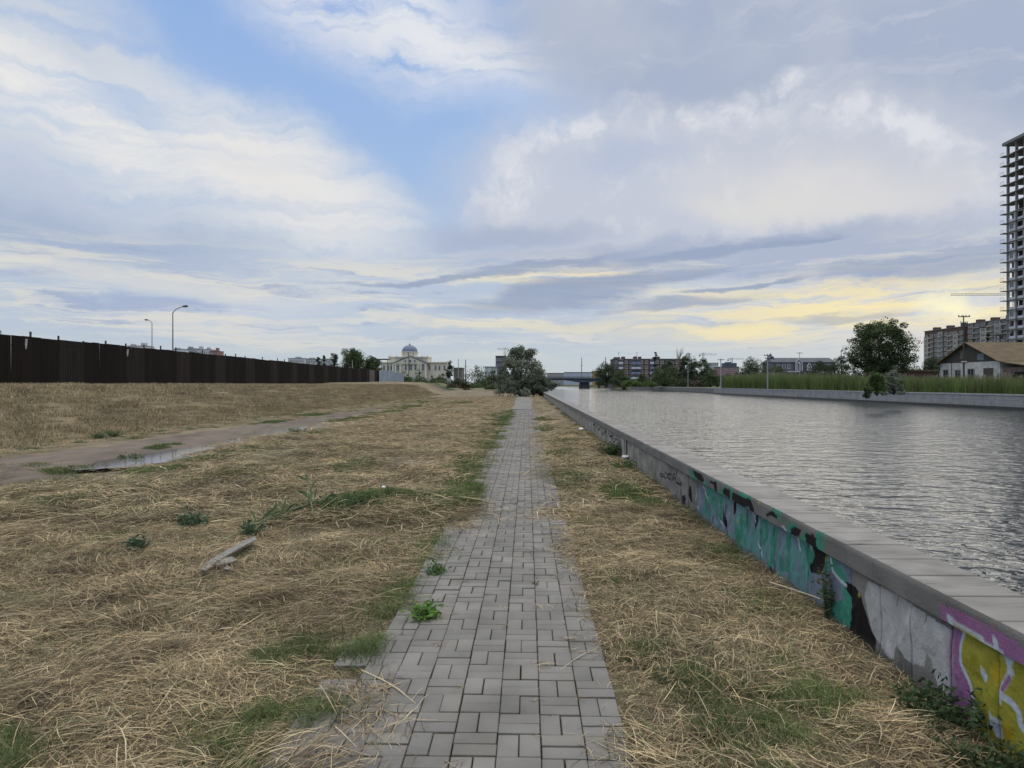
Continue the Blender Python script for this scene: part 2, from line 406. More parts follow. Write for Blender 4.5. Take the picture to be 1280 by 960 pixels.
def puddle(cx, cy, rx, ry, ang, z, seed, stretch=.5):
    n = 70; vs = [(0, 0, 0)]
    for i in range(n):
        t = 2*math.pi*i/n; k = .5+1.0*float(fbm(math.cos(t)*1.6+seed, math.sin(t)*1.6+seed*2, seed))
        vs.append((rx*k*math.cos(t), ry*k*math.sin(t), 0))
    me = bpy.data.meshes.new('puddle'); me.from_pydata(vs, [], [(0, i+1, (i+1) % n+1) for i in range(n)]); me.materials.append(wm)
    o = obj('puddle', me, loc=(cx, cy, z)); o.rotation_euler = (0, 0, ang); tag(o, kind='structure'); return o
for (a, b2, rx, ry, an, sd) in PUD:
    zz = float(hgt(np.array([a]), np.array([b2]))[0]) + .058
    puddle(a, b2, rx, ry, an, zz, sd)

# ------------------------------------------------------------------ paved path: basket weave pavers, then a plain slab further on
def paver_mesh():
    bx = []
    r = random.Random(3)
    def brick(x0, x1, y0, y1):
        g = .0021; x0 += g; x1 -= g; y0 += g; y1 -= g
        z = .012+r.uniform(-.0035, .0035); tx = r.uniform(-.006, .006); ty = r.uniform(-.006, .006); bv = .004
        cx, cy = (x0+x1)/2, (y0+y1)/2; sh = r.uniform(.9, 1.09); wm_ = r.uniform(-.006, .008)
        sx, sy = r.uniform(-.002, .002), r.uniform(-.002, .002)
        bx.append((x0+sx, x1+sx, y0+sy, y1+sy, z, tx, ty, bv, sh, wm_))
    for c in range(-1, 8):
        cx = -.937+.2*c
        for k in range(0, 226):
            y0 = .285+.2*k + .003*math.sin(c*2.1+k*.13)
            if c == -1 and (y0 > 4.6 or r.random() < .25 or y0 < 2.7): continue
            if c == 7: continue
            if (k+c) % 2 == 1:
                brick(cx, cx+.2, y0, y0+.1); brick(cx, cx+.2, y0+.1, y0+.2)
            else:
                brick(cx, cx+.1, y0, y0+.2); brick(cx+.1, cx+.2, y0, y0+.2)
    V = []; Q = []; K = []
    for (x0, x1, y0, y1, z, tx, ty, bv, sh, w) in bx:
        b = len(V); cx, cy = (x0+x1)/2, (y0+y1)/2
        c = (.185*sh+w*.5, .178*sh, .163*sh-w*.4)
        # settle of the whole path
        s = float(.012*(math.sin(x0*3.1+y0*.7)+math.sin(y0*1.9-x0*2)))
        for (a, zz) in ((0, -.05), (0, z-bv*.8), (bv, z)):
            for (px, py) in ((x0+a, y0+a), (x1-a, y0+a), (x1-a, y1-a), (x0+a, y1-a)):
                V.append((px, py, zz+s*.5+(px-cx)*tx+(py-cy)*ty)); K.append(c if zz > z-.002 else (.10, .094, .078))
        Q += [(b+8, b+9, b+10, b+11)]
        for l in (0, 4):
            for i in range(4): Q.append((b+l+i, b+l+(i+1) % 4, b+l+4+(i+1) % 4, b+l+4+i))
    return V, Q, K
V, Q, K = paver_mesh()
pm = attr_mat('paver', rough=.8, bump=.45, bscale=120, var=.2, vscale=2.4)
tag(obj('path', mesh_np('path', V, Q, mats=[pm], cols=np.array(K))), kind='structure')
far_path = MB(); 
ys = np.arange(45.5, 98, 2.0)
for a, b2 in zip(ys[:-1], ys[1:]):
    w0 = .70+.25*float(sm(a, 52, 70)); far_path.box(-.30-w0, -.22+w0*.8, a, b2-.012, -.05, .03)
tag(far_path.build('concrete_path', mat('far_slab', (.18, .175, .16), var=.12, scale=1.5)), kind='structure')

# ------------------------------------------------------------------ the river
wat = bpy.data.materials.new('river_water'); wat.use_nodes = True; t = wat.node_tree
b = t.nodes['Principled BSDF']; b.inputs['Base Color'].default_value = (.020, .027, .030, 1); b.inputs['Roughness'].default_value = .03; b.inputs['IOR'].default_value = 1.5
b.inputs['Specular IOR Level'].default_value = .5
g = t.nodes.new('ShaderNodeNewGeometry')
def wnoise(scale, sc, rot, detail, dist=0.0):
    mp = t.nodes.new('ShaderNodeMapping'); t.links.new(g.outputs['Position'], mp.inputs[0]); mp.inputs['Scale'].default_value = sc; mp.inputs['Rotation'].default_value = (0, 0, R(rot))
    n = t.nodes.new('ShaderNodeTexNoise'); n.inputs['Scale'].default_value = scale; n.inputs['Detail'].default_value = detail; n.inputs['Distortion'].default_value = dist
    n.inputs['Roughness'].default_value = .5
    t.links.new(mp.outputs[0], n.inputs['Vector']); return n.outputs['Fac']
prev = None
for (nz, dist_, st) in ((wnoise(.35, (.5, 1.0, 1), -20, 2, .3), .05, 1.0), (wnoise(1.6, (.6, 1.0, 1), -28, 2, .4), .13, 1.0), (wnoise(5.5, (.65, 1.0, 1), -34, 3, .5), .048, 1.0)):
    bp = t.nodes.new('ShaderNodeBump'); bp.inputs['Strength'].default_value = st; bp.inputs['Distance'].default_value = dist_
    t.links.new(nz, bp.inputs['Height'])
    if prev is not None: t.links.new(prev, bp.inputs['Normal'])
    prev = bp.outputs[0]
t.links.new(prev, b.inputs['Normal'])
me = bpy.data.meshes.new('river'); me.from_pydata([(2.2, -60, WATER), (FARX+.2, -60, WATER), (FARX+.2, 192, WATER), (75, 196, WATER), (60, 420, WATER), (70, 700, WATER), (2.2, 700, WATER)], [], [tuple(range(7))]); me.materials.append(wat)
tag(obj('river', me), kind='structure')
# ------------------------------------------------------------------ near embankment wall with its graffiti
def wallpt(px, py, X=WX):
    """photo position -> (y along the wall, z up the wall) on the wall's inner face"""
    dx = (px-640)/FPX; dz = (480.5-py)/FPX
    wx = dx*math.cos(YAW)-math.sin(YAW); wy = dx*math.sin(YAW)+math.cos(YAW); k = X/wx
    return wy*k, EYE+dz*k
def cropA(p): return wallpt(960+p[0]/3, 640+p[1]/3)
def cropB(p): return wallpt(740+p[0]/4, 520+p[1]/4)
def crop5(p): return wallpt(820+p[0]/5.333, 540+p[1]/5.333)
def inpoly(x, y, poly):
    r = np.zeros(x.shape, bool); n = len(poly)
    for i in range(n):
        x1, y1 = poly[i]; x2, y2 = poly[(i+1) % n]
        if y1 == y2: continue
        c = ((y1 > y) != (y2 > y)) & (x < (x2-x1)*(y-y1)/(y2-y1)+x1); r ^= c
    return r
def dline(x, y, pts):
    d = np.full(x.shape, 9.0)
    for (x1, y1), (x2, y2) in zip(pts[:-1], pts[1:]):
        l2 = (x2-x1)**2+(y2-y1)**2+1e-9; t = np.clip(((x-x1)*(x2-x1)+(y-y1)*(y2-y1))/l2, 0, 1)
        d = np.minimum(d, np.hypot(x-x1-t*(x2-x1), y-y1-t*(y2-y1)))
    return d
PAN = .362
CZ0, CZ1 = .47, .60                 # underside and top of the coping
def paint(Y, Z):
    """the wall's own colours: concrete, weather streaks and spray paint"""
    wob = .012*(fbm(Y*9, Z*9, 71)-.5)*2; y = Y+wob; z = Z+.010*(fbm(Y*11+5, Z*11, 73)-.5)*2
    cope = (Z > CZ0)
    base = np.array([.19, .182, .162])*(.6+.8*fbm(Y*2.2, Z*5, 75))[..., None]*(.82+.36*fbm(Y*22, Z*22, 77))[..., None]
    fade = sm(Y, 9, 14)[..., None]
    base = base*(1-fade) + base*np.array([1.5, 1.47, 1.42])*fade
    # vertical rust and dirt runs
    run = sm(fbm(Y*7, Z*.6, 79), .55, .75)[..., None]*.5
    base = base*(1-run)+base*.42*run
    c = np.where(cope[..., None], np.array([.165, .158, .145])*(.75+.5*fbm(Y*4, Z*12, 81))[..., None], base)
    # pale smooth render on the bare panels
    yl, yr = 4.75, 3.25
    for k, (pts) in enumerate([[(383,262),(432,282),(490,312),(482,350),(486,400),(492,470),(490,555),(465,548),(430,505),(405,470),(385,380),(372,320)],
                               [(492,318),(545,345),(604,385),(592,440),(596,500),(606,540),(600,580),(560,572),(520,548),(495,500),(480,420),(480,372)],
                               [(608,392),(650,415),(690,440),(700,560),(690,650),(700,720),(665,715),(625,560),(600,520),(592,450)],
                               [(655,420),(700,448),(722,470),(715,600),(720,700),(700,735),(672,650),(664,560)]]):
        m = inpoly(y, z, [cropA(p) for p in pts]) & ~cope
        c = np.where(m[..., None], np.array([.42, .415, .395])*(.72+.5*fbm(Y*12, Z*9, 83+k))[..., None], c)
    g = lambda v: np.array(lin(v))*.9
    PUR, GRN, BLK, TEAL, WHT = g((116,126,138)), g((66,138,116)), g((24,22,24)), g((98,148,146)), g((190,198,204))
    # long green and violet piece
    a0 = [crop5((215, 250)), crop5((240, 600))]; yR = cropA((318, 300))[0]; yL = 8.75
    zone = (y < yL+.15*(fbm(Z*4, Z*0, 85)-.5)) & (y > yR)
    v = fbm(Y*5.5, Z*2.2, 87); v2 = fbm(Y*4+9, Z*3, 89)
    body = PUR*(.75+.5*fbm(Y*9, Z*9, 90))[..., None]
    gm = sm(v, .54, .60)[..., None]*.85; body = body*(1-gm)+gm*(GRN*(.8+.5*v2)[..., None])
    tm = (sm(v2, .48, .58)*.75)[..., None]; body = body*(1-tm)+tm*TEAL
    fz = sm(Z, .03, .10)[..., None]
    c = np.where((zone & ~cope)[..., None], body*(.35+.65*fz)+base*(.65-.65*fz), c)
    def fill(poly, colr, f, extra=None):
        nonlocal c
        m = inpoly(y, z, [f(p) for p in poly]); k = (colr*(.85+.3*fbm(Y*14, Z*14, 91))[..., None])
        if extra is not None: m = m & extra
        c = np.where(m[..., None], k, c)
    def stroke(pts, colr, w, f, soft=.006):
        nonlocal c
        k = (1-sm(dline(y, z, [f(p) for p in pts]), w, w+soft))[..., None]; c = c*(1-k)+colr*k
    # paint on the coping edge
    czone = cope & (y < 8.45) & (y > cropA((240, 120))[0])
    cm = fbm(Y*3.4, Z*3+2, 93)
    c = np.where((czone & (cm > .46))[..., None], GRN*(.65+.6*fbm(Y*8, Z*8, 94))[..., None], c)
    for p in [[(270,250),(330,285),(352,330),(330,342),(280,292)], [(385,328),(432,335),(440,410),(425,405),(415,352),(388,342)], [(480,378),(525,385),(525,452),(500,432),(475,405)],
              [(540,402),(668,458),(690,522),(685,612),(665,662),(658,600),(675,555),(655,502),(615,512),(588,490),(560,468),(540,445)],
              [(775,545),(812,530),(872,582),(832,577),(800,562),(780,567)], [(940,650),(970,635),(1012,656),(1000,702),(975,707),(945,692)],
              [(1040,660),(1120,702),(1113,770),(1152,800),(1147,940),(1100,952),(1035,920),(1050,860),(1080,800),(1085,770),(1045,742)],
              [(220,362),(236,360),(248,470),(235,472),(218,420)], [(180,428),(206,420),(206,482),(180,482)], [(455,560),(466,490),(470,560),(485,600),(485,652),(460,602)],
              [(530,462),(552,455),(550,520),(535,562)], [(765,880),(795,950),(780,965),(765,930)]]:
        fill(p, BLK, crop5)
    for p in [[(420,410),(468,420),(455,555),(440,600),(420,500)], [(545,560),(610,530),(612,790),(560,780),(545,680)], [(690,570),(750,590),(755,700),(722,790),(690,640)],
              [(760,640),(830,640),(812,800),(790,900),(750,900),(752,760)], [(840,690),(918,700),(915,930),(852,930),(830,800)], [(990,765),(1060,760),(1075,830),(1030,900),(1000,820)],
              [(250,250),(270,250),(282,292),(330,345),(360,350),(330,360),(250,300)], [(800,530),(900,590),(1000,640),(930,640),(870,585)], [(1005,650),(1045,665),(1045,740),(1008,720)]]:
        fill(p, GRN*.92, crop5, extra=(fbm(Y*13, Z*7, 131) > .40))
    for p in [[(172,112),(185,160),(170,220),(205,235),(225,250),(215,190),(240,120),(200,100)], [(238,165),(300,240),(326,320),(320,432),(265,425),(232,380),(240,335),(262,345),(290,330),(285,260),(245,200)]]:
        fill(p, GRN, cropA)
    fill([(178,232),(228,240),(222,380),(195,375),(170,300)], PUR, cropA); fill([(246,215),(285,265),(300,330),(245,330),(228,260)], PUR, cropA)
    fill([(228,350),(240,400),(262,425),(240,420),(226,390)], g((150,150,165)), cropA)
    fill([(302,262),(335,280),(360,320),(375,372),(398,445),(412,490),(412,560),(380,535),(345,510),(300,470),(318,425),(328,352),(316,312),(298,285)], BLK, cropA)
    fill([(162,85),(210,95),(205,120),(225,160),(225,238),(165,228),(160,205),(185,165),(178,130)], BLK, cropA)
    for p, cc in [((205,260),(190,120,70)), ((262,330),(190,120,70)), ((352,315),(170,160,50)), ((175,320),(170,160,50))]:
        q = cropA(p); k = (1-sm(np.hypot(y-q[0], z-q[1]), .006, .022))[..., None]*.8; c = c*(1-k)+g(cc)*k
    for p in [(580,740),(1155,845),(560,600),(720,480)]:
        q = crop5(p); k = (1-sm(np.hypot(y-q[0], z-q[1]), .008, .035))[..., None]*.7; c = c*(1-k)+g((165,165,50))*k
    for s_ in [[(325,365),(350,420),(360,462)], [(645,545),(660,570),(665,602)], [(685,730),(705,790),(715,832)], [(955,715),(968,792)], [(885,628),(912,672)], [(275,380),(280,460)], [(440,600),(460,640)], [(290,495),(298,520)], [(1040,770),(1060,790)]]:
        stroke(s_, WHT, .006, crop5)
    stroke([(243,175),(255,225),(278,258),(302,278)], WHT, .008, cropA); stroke([(112,95),(122,150)], WHT, .006, cropA); stroke([(80,55),(95,80)], WHT, .006, cropA)
    # yellow letter with white and pink outline
    YEL, PNK = g((156,150,54)), g((152,106,145))
    fill([(676,345),(742,360),(800,392),(880,435),(965,485),(1500,760),(1500,1500),(900,1500),(760,790),(725,730),(712,600),(705,450)], PNK*.95, cropA)
    k = (1-sm(dline(y, z, [cropA(p) for p in [(725,460),(712,560),(722,660),(735,740)]]), .02, .10))[..., None]*.75*(~cope)[..., None]; c = c*(1-k)+PNK*k
    fill([(712,405),(745,452),(742,520),(735,580),(770,645),(785,700),(790,900),(900,1500),(1500,1500),(1500,830),(960,560),(890,520),(800,460)], YEL, cropA)
    for q_, cc in [((875,610),(200,160,30)), ((915,830),(200,160,30)), ((790,560),(130,130,35)), ((880,720),(130,130,35))]:
        q = cropA(q_); k = (1-sm(np.hypot((y-q[0]), z-q[1]), .01, .06))[..., None]*.6; c = c*(1-k)+g(cc)*k
    stroke([(712,395),(718,415),(742,452),(738,500),(733,560),(750,605),(775,660),(785,705),(783,800)], WHT, .010, cropA)
    stroke([(712,395),(760,425),(820,462),(880,508),(915,545),(938,565)], WHT, .009, cropA)
    stroke([(893,480),(903,515),(925,545),(932,600),(900,660),(890,690),(925,705),(955,750),(962,800),(1010,860),(1100,880),(1160,960)], WHT, .014, cropA, .004)
    stroke([(885,692),(892,715)], WHT, .008, cropA); stroke([(925,620),(900,665)], PNK, .008, cropA)
    fill([(818,578),(832,590),(842,625),(835,645),(820,620)], WHT, cropA); fill([(848,745),(862,768),(892,790),(897,852),(870,842),(852,800)], WHT, cropA)
    stroke([(1050,700),(1120,760),(1230,860),(1260,1000)], WHT, .016, cropA); stroke([(1300,760),(1400,900)], PNK, .03, cropA)
    # small black tag and scribbles further along
    tg = [[(340,290),(362,296)], [(342,302),(366,308)], [(368,282),(362,300),(368,318),(378,304),(374,288),(368,282)], [(398,290),(386,294),(384,314),(394,318)], [(398,296),(400,322),(396,330)], [(420,290),(408,298),(404,318),(414,326),(418,310),(408,312)], [(428,292),(420,320),(430,338)], [(430,300),(436,334),(448,346)], [(440,312),(452,350)], [(424,326),(440,344),(450,332)]]
    for s_ in tg: stroke(s_, g((25,25,30)), .009, cropB, .004)
    for s_ in [[(300,1),(1,1)]]: pass
    for a, h1, h2 in [(16.9, .33, .20), (17.6, .36, .30), (18.6, .25, .38), (19.5, .3, .2), (20.6, .38, .25), (21.8, .3, .38)]:
        k = (1-sm(dline(y, z, [(a, h1), (a+.5, h2), (a+.8, h1+.05)]), .018, .03))[..., None]; c = c*(1-k)+g((28,28,32))*k
    k = (np.abs(Y-15.1) < .10)[..., None]; c = np.where(k & (~cope)[..., None], np.array([.02, .02, .02]), c)
    k = (np.abs(Y-15.6) < .09)[..., None]; c = np.where(k & (~cope)[..., None], np.array([.42, .42, .40]), c)
    dirt = (1-sm(Z, .0, .09))[..., None]*.5*(~cope)[..., None]
    return c*(1-dirt)+dirt*np.array([.09, .08, .055])
ws = axis([(-6, 1.6, .1), (1.6, 9.2, .0075), (9.2, 22, .03), (22, 60, .12), (60, 440, .8)])
def relief(Y, Z):
    d = np.abs(((Y+.06)/PAN) % 1 - .5)*2          # 1 at joints
    j = .012*sm(d, .93, 1.0)
    bulge = -.010*sm(fbm(Y*8.6, Z*5.6, 195), .4, .7)*(Y < 12)-.016*sm(fbm(Y*2.6, Z*1.6, 95), .45, .6)*(Y < 30)
    return j+bulge
zs = np.concatenate([np.arange(-.12, CZ0-.004, .0085), [CZ0]])
YY, ZZ = np.meshgrid(ws, zs); n = len(ws)
XX = WX + relief(YY, ZZ)*sm(ZZ, CZ0, CZ0-.03)
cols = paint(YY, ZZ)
jl = (np.abs(((YY+.06)/PAN) % 1 - .5)*2 > .965)[..., None] & (YY < 40)[..., None]
cols = np.where(jl, cols*.35, cols)
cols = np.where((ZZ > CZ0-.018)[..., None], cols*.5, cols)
q = (np.arange(len(zs)-1)[:, None]*n+np.arange(n-1)).ravel()
wallroot = empty('embankment_wall', (WX, 1, 0), 'long low concrete wall between the paved path and the river, sprayed with green, violet and yellow graffiti', 'wall')
wmat = attr_mat('graffiti_concrete', rough=.75, bump=.55, bscale=55)
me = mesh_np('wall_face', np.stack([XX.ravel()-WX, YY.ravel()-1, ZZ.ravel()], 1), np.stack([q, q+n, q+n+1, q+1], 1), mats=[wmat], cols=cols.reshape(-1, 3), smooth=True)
obj('painted_face', me, wallroot)
bk = MB(); bk.box(.03, .30, -8, 440, -3, CZ0-.002)
bk.build('wall_core', mat('old_concrete', (.2, .195, .18), var=.3, scale=1.2, bump=.4), wallroot)
# coping: painted front edge, slabs with dark joints on top
CX0, CX1 = 2.08, 2.475
zc = np.array([CZ0, .49, .505, .52, .535, .55, .565, .58, .592, CZ1-.0015]); YC, ZC = np.meshgrid(ws, zc)
SL = .372
jn = np.abs(((YC-4.28)/SL) % 1); jn = np.minimum(jn, 1-jn)*SL
XC = CX0 + .004*(fbm(YC*3, ZC*9, 97)-.5) + .008*sm(ZC, CZ1-.02, CZ1) + .004*(jn < .006)
cc = paint(YC, np.maximum(ZC, CZ0+.001)); 
n = len(ws); q = (np.arange(len(zc)-1)[:, None]*n+np.arange(n-1)).ravel()
V1 = np.stack([XC.ravel(), YC.ravel(), ZC.ravel()], 1); C1 = cc.reshape(-1, 3)
xt = np.array([CX0+.008, CX0+.02, 2.18, 2.28, 2.38, CX1-.01, CX1, CX1+.004, CX1+.004]); zt0 = np.array([-.0015, 0, 0, 0, 0, 0, -.006, -.06, -.13])
YT, XT = np.meshgrid(ws, xt)
jn = np.abs(((YT-4.28)/SL) % 1); jn = np.minimum(jn, 1-jn)*SL
sid = np.floor((YT-4.28)/SL)
ZT = CZ1+zt0[:, None]+.003*(vnoise(sid*3.7, sid*0, 98)-.5)*(YT < 60) - .012*(jn < .0105)
CT = np.array([.265, .255, .235])*(.82+.25*vnoise(sid*5.1, sid*0+2, 99))[..., None]*(.72+.5*fbm(YT*7, XT*7, 100))[..., None]
st_ = sm(fbm(YT*2.3, XT*4, 301), .52, .68)[..., None]*.35; CT = CT*(1-st_)+CT*.5*st_
ck = (np.abs(fbm(YT*3.1, XT*3.1, 303)-.5) < .006)[..., None] & (YT < 12)[..., None]; CT = np.where(ck, CT*.55, CT)
CT = np.where(((jn < .0105) & (YT < 40))[..., None], CT*.18, CT)
CT = np.where((XT < CX0+.015)[..., None], CT*.9, CT)
V2 = np.stack([XT.ravel(), YT.ravel(), ZT.ravel()], 1)
q2 = (np.arange(len(xt)-1)[:, None]*n+np.arange(n-1)).ravel()+len(V1)
Qc = np.concatenate([np.stack([q, q+n, q+n+1, q+1], 1), np.stack([q2, q2+n, q2+n+1, q2+1], 1)])
# underside
VV = np.concatenate([V1, V2]) - np.array([WX, 1, 0])
b0 = len(VV); VV = np.concatenate([VV, [[CX0-WX, -7, CZ0], [.02, -7, CZ0], [.02, 439, CZ0], [CX0-WX, 439, CZ0]]]); Qc = np.concatenate([Qc, [[b0, b0+3, b0+2, b0+1]]])
CC = np.concatenate([C1, CT.reshape(-1, 3), np.full((4, 3), .1)])
obj('coping', mesh_np('coping', VV, Qc, mats=[attr_mat('coping_slab', rough=.8, bump=.6, bscale=90, var=.1, vscale=3)], cols=CC), wallroot)

# ------------------------------------------------------------------ far embankment
def farwall(name, x, y0, y1, ztop, label, thick=.5, colr=(.30, .295, .285)):
    r = empty(name, (x, y0, 0), label, 'wall')
    m = mat('far_blocks_'+str(round(colr[0], 2)), colr, var=.22, scale=.8, bump=.3, bscale=4)
    mb = MB(); hh = ztop-.16-(WATER-.05); rows = 3
    mb.box(.03, thick, 0, y1-y0, -3, ztop-.17)
    for k in range(rows):
        z0 = WATER-.05+hh*k/rows; z1 = WATER-.05+hh*(k+1)/rows
        yy = -(k % 2)*.6
        while yy < y1-y0:
            a = max(yy, 0); b = min(yy+1.2, y1-y0)
            mb.box(.0+.012*random.random(), .06, a+.012, b-.012, z0+.01, z1-.01); yy += 1.2
    mb.build('block_face', m, r)
    c = MB(); yy = 0
    while yy < y1-y0-.1:
        c.box(-.05, thick+.04, yy+.008, min(yy+2.4, y1-y0)-.008, ztop-.16, ztop); yy += 2.4
    c.build('coping', mat('far_cope', (.36, .35, .335), var=.15, scale=1.5), r)
    d = MB(); d.box(-.012, .02, 0, y1-y0, -3, WATER+.28); d.build('stain_and_reflection', mat('wet_stain_reflection', (.05, .05, .042), var=.3, rough=.4), r)  # wet stain, painted taller to stand in for the wall's dark reflection
    return r
random.seed(5)
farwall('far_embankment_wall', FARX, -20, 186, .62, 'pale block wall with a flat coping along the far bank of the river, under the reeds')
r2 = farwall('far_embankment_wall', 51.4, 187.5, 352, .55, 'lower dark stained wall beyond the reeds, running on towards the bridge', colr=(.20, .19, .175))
p0 = empty('concrete_block', P(833, 489, 272)*1.0, 'small pale concrete block standing on the low far wall left of the pale block wall', 'block')
mb = MB(); mb.prism([(-1.1, -.6), (1.1, -.6), (.95, 1.7), (.4, 1.9), (.2, 1.3), (-.3, 1.3), (-.5, 1.9), (-1.0, 1.7)], -.8, .8); mb.build('block_body', mat('far_cope', None), p0)
# ------------------------------------------------------------------ dark profiled-sheet fence on the bank
def fence_xy(px, d):      # plan point
    p = P(px, 480.5, d); return Vector((p.x, p.y, 0))
FA = fence_xy(0, 46.0); FB = fence_xy(474, 174.7)
fdir = (FB-FA).normalized(); FL = (FB-FA).length; fang = math.atan2(fdir.y, fdir.x)
brown = mat('brown_sheet', (.0135, .009, .008), rough=.75, var=.4, scale=.6, sc=(1, 1, .15), spec=.12)
brown2 = mat('faded_brown_sheet', (.021, .015, .013), rough=.7, var=.5, scale=.9, sc=(1, 1, .1), spec=.15)
bleach = mat('bleached_sheet', (.12, .10, .085), rough=.7, var=.3, scale=2)
grey_s = mat('galvanised_sheet', (.34, .37, .40), rough=.42, var=.2, scale=1.2, sc=(1, 1, .2), spec=.5)
postm = mat('post_metal', (.05, .045, .042), rough=.6)
def sheet(mb, x0, x1, z0, z1, pitch=.2, dep=.022, tilt=0, m=0):
    """trapezoid profiled sheet in local x,z with real folds"""
    prof = []; x = x0
    while x < x1-1e-4:
        for a, d in ((0, 0), (.35, 0), (.5, dep), (.85, dep)):
            xx = x+pitch*a
            if xx < x1: prof.append((xx, d))
        x += pitch
    prof.append((x1, 0)); n = len(prof)
    vs = [(px_, -d, z0) for px_, d in prof]+[(px_, -d+tilt, z1) for px_, d in prof]
    mb.add(vs, [(i, i+1, n+i+1, n+i) for i in range(n-1)], m)
    vs = [(px_, -d+.004, z0) for px_, d in prof]+[(px_, -d+.004+tilt, z1) for px_, d in prof]
    mb.add(vs, [(i+1, i, n+i, n+i+1) for i in range(n-1)], m)
fr = empty('sheet_fence', (FA.x, FA.y, 1.42), 'long dark brown profiled sheet fence along the top of the dry bank', 'fence', rz=fang)
random.seed(11)
s0 = -36.0; bays = []; x = s0
HF = 2.42
while x < FL-.1:
    w = min(3.0, FL-x); bays.append((x, x+w)); x += w
for i, (a, b2) in enumerate(bays):
    mb = MB(); y = a; off = random.uniform(-.03, .03)
    while y < b2-.05:
        e = min(y+1.0, b2); j = random.uniform(-.025, .025)
        ground = float(hgt(np.array([FA.x+fdir.x*y+.2]), np.array([FA.y+fdir.y*y]))[0])-1.42
        sheet(mb, y+.004, e, ground-.12, 3.51+off+j, tilt=random.uniform(-.012, .012))
        y = e
    mm = bleach if (FL-13 < a < FL-6.5) else (brown, brown, brown2)[i*7 % 3]
    mb.build('sheet_panel', mm, fr)
for i, (a, b2) in enumerate(bays):
    if i % 1: continue
    tall = random.choice([.0, .0, .10, .16, .22, .12])+.04
    mb = MB(); gz = float(hgt(np.array([FA.x+fdir.x*a]), np.array([FA.y+fdir.y*a]))[0])-1.42
    mb.box(a-.05, a+.05, .02, .12, gz-.3, 3.51+tall*1.3)
    mb.box(a-.06, a+.06, .01, .13, 3.51+tall*1.3, 3.53+tall*1.3)
    mb.build('post', postm, fr)
mb = MB()
for zz in (.6, 2.8): mb.box(s0, FL, .008, .05, zz, zz+.05)
mb.build('rail', postm, fr)
# torn bits of plastic caught on the fence
for (px, pyt, pyb, nm) in [(33, 424, 437, 'pale torn plastic strip hanging from the dark fence top near its left end'), (160, 437, 446, 'small pale scrap caught on the dark fence left of the two street lamps')]:
    k = (px-0)/474.0; d = 1/((1/46.0)*(1-k)+(1/174.7)*k); a = P(px, pyt, d*.993); b_2 = P(px-1, pyb, d*.993)
    o = empty('plastic_scrap', b_2, nm, 'litter'); mb = MB(); h = a.z-b_2.z
    mb.add([(0, 0, 0), (.05, .02, .02), (.10, .03, h*.6), (.16, 0, h), (.0, -.02, h), (-.03, -.02, h*.5)], [(0, 1, 2, 3, 4, 5)]); mb.add([(0, .012, 0), (.05, .03, .02), (.10, .045, h*.6), (.16, .01, h), (.0, -.01, h), (-.03, -.01, h*.5)], [(5, 4, 3, 2, 1, 0)])
    mb.build('scrap', mat('plastic', (.5, .48, .44), var=.15), o)
# grey metal fence across its end
G0, G1 = P(474, 480.5, 176), P(505, 481, 179)
gd = (G1-G0); gr = empty('metal_fence', (G0.x, G0.y, 1.5), 'short bare grey metal sheet fence closing off the far end of the dark fence', 'fence', rz=math.atan2(gd.y, gd.x)); gl = gd.xy.length
for a, b2, t0 in [(0, gl*.33, 3.55), (gl*.33, gl*.62, 3.35), (gl*.62, gl, 3.05)]:
    mb = MB(); sheet(mb, a+.01, b2-.01, -.9, t0, pitch=.25, dep=.03); mb.build('sheet_panel', grey_s, gr)
for a in (0, gl*.33, gl*.62, gl):
    mb = MB(); mb.box(a-.04, a+.04, .02, .1, -.6, 3.5); mb.build('post', postm, gr)

# ------------------------------------------------------------------ street lamps, poles
galv = mat('galvanised', (.20, .205, .21), rough=.5, metal=.3, var=.15)
darkm = mat('dark_metal', (.05, .052, .055), rough=.5)
concp = mat('pole_concrete', (.33, .325, .31), var=.15)
def lamp(px, d, ytop, zb, armx, army, label, group=None, r=.075, hd=.55):
    """lamp post: tapered pole, curved arm, lamp head"""
    base = P(px, 480.5, d); base.z = zb; top = EYE+(480.5-ytop)/FPX*d - zb
    o = empty('street_lamp', base, label, 'street lamp', group)
    mb = MB(); mb.tube([(0, 0, 0), (0, 0, top*.5), (0, 0, top)], [r*1.25, r, r*.7], 10); mb.lathe([(r*2, 0), (r*2, .12), (r*1.4, .4), (0.001, .4)], n=10); mb.build('pole', galv, o)
    sg = 1 if armx > 0 else -1; n = 7
    pts = [(armx*t**1.25, 0, top-.1+army*(.55*t+.45*(1-(1-t)**3))) for t in [i/n for i in range(n+1)]]
    mb = MB(); mb.tube(pts, [r*.62]*(n+1), 8); mb.build('arm', galv, o)
    hx, hz = pts[-1][0], pts[-1][2]
    mb = MB(); mb.add([(hx-.05*sg, -.12, hz-.08), (hx+hd*sg, -.14, hz-.02), (hx+hd*sg, .14, hz-.02), (hx-.05*sg, .12, hz-.08), (hx, -.07, hz+.10), (hx+hd*.8*sg, -.08, hz+.15), (hx+hd*.8*sg, .08, hz+.15), (hx, .07, hz+.10)],
                      [(0, 3, 2, 1), (4, 5, 6, 7), (0, 1, 5, 4), (1, 2, 6, 5), (2, 3, 7, 6), (3, 0, 4, 7)]); h = mb.build('lamp_head', darkm, o)
    mb = MB(); mb.box(min(hx+.1*sg, hx+hd*.8*sg), max(hx+.1*sg, hx+hd*.8*sg), -.09, .09, hz-.10, hz-.062); mb.build('lamp_glass', mat('lamp_glass', (.35, .35, .33), rough=.2), h)
    return o
lamp(216, 78, 391, 1.5, 1.15, .75, 'taller grey street lamp behind the dark fence, its long arm reaching right')
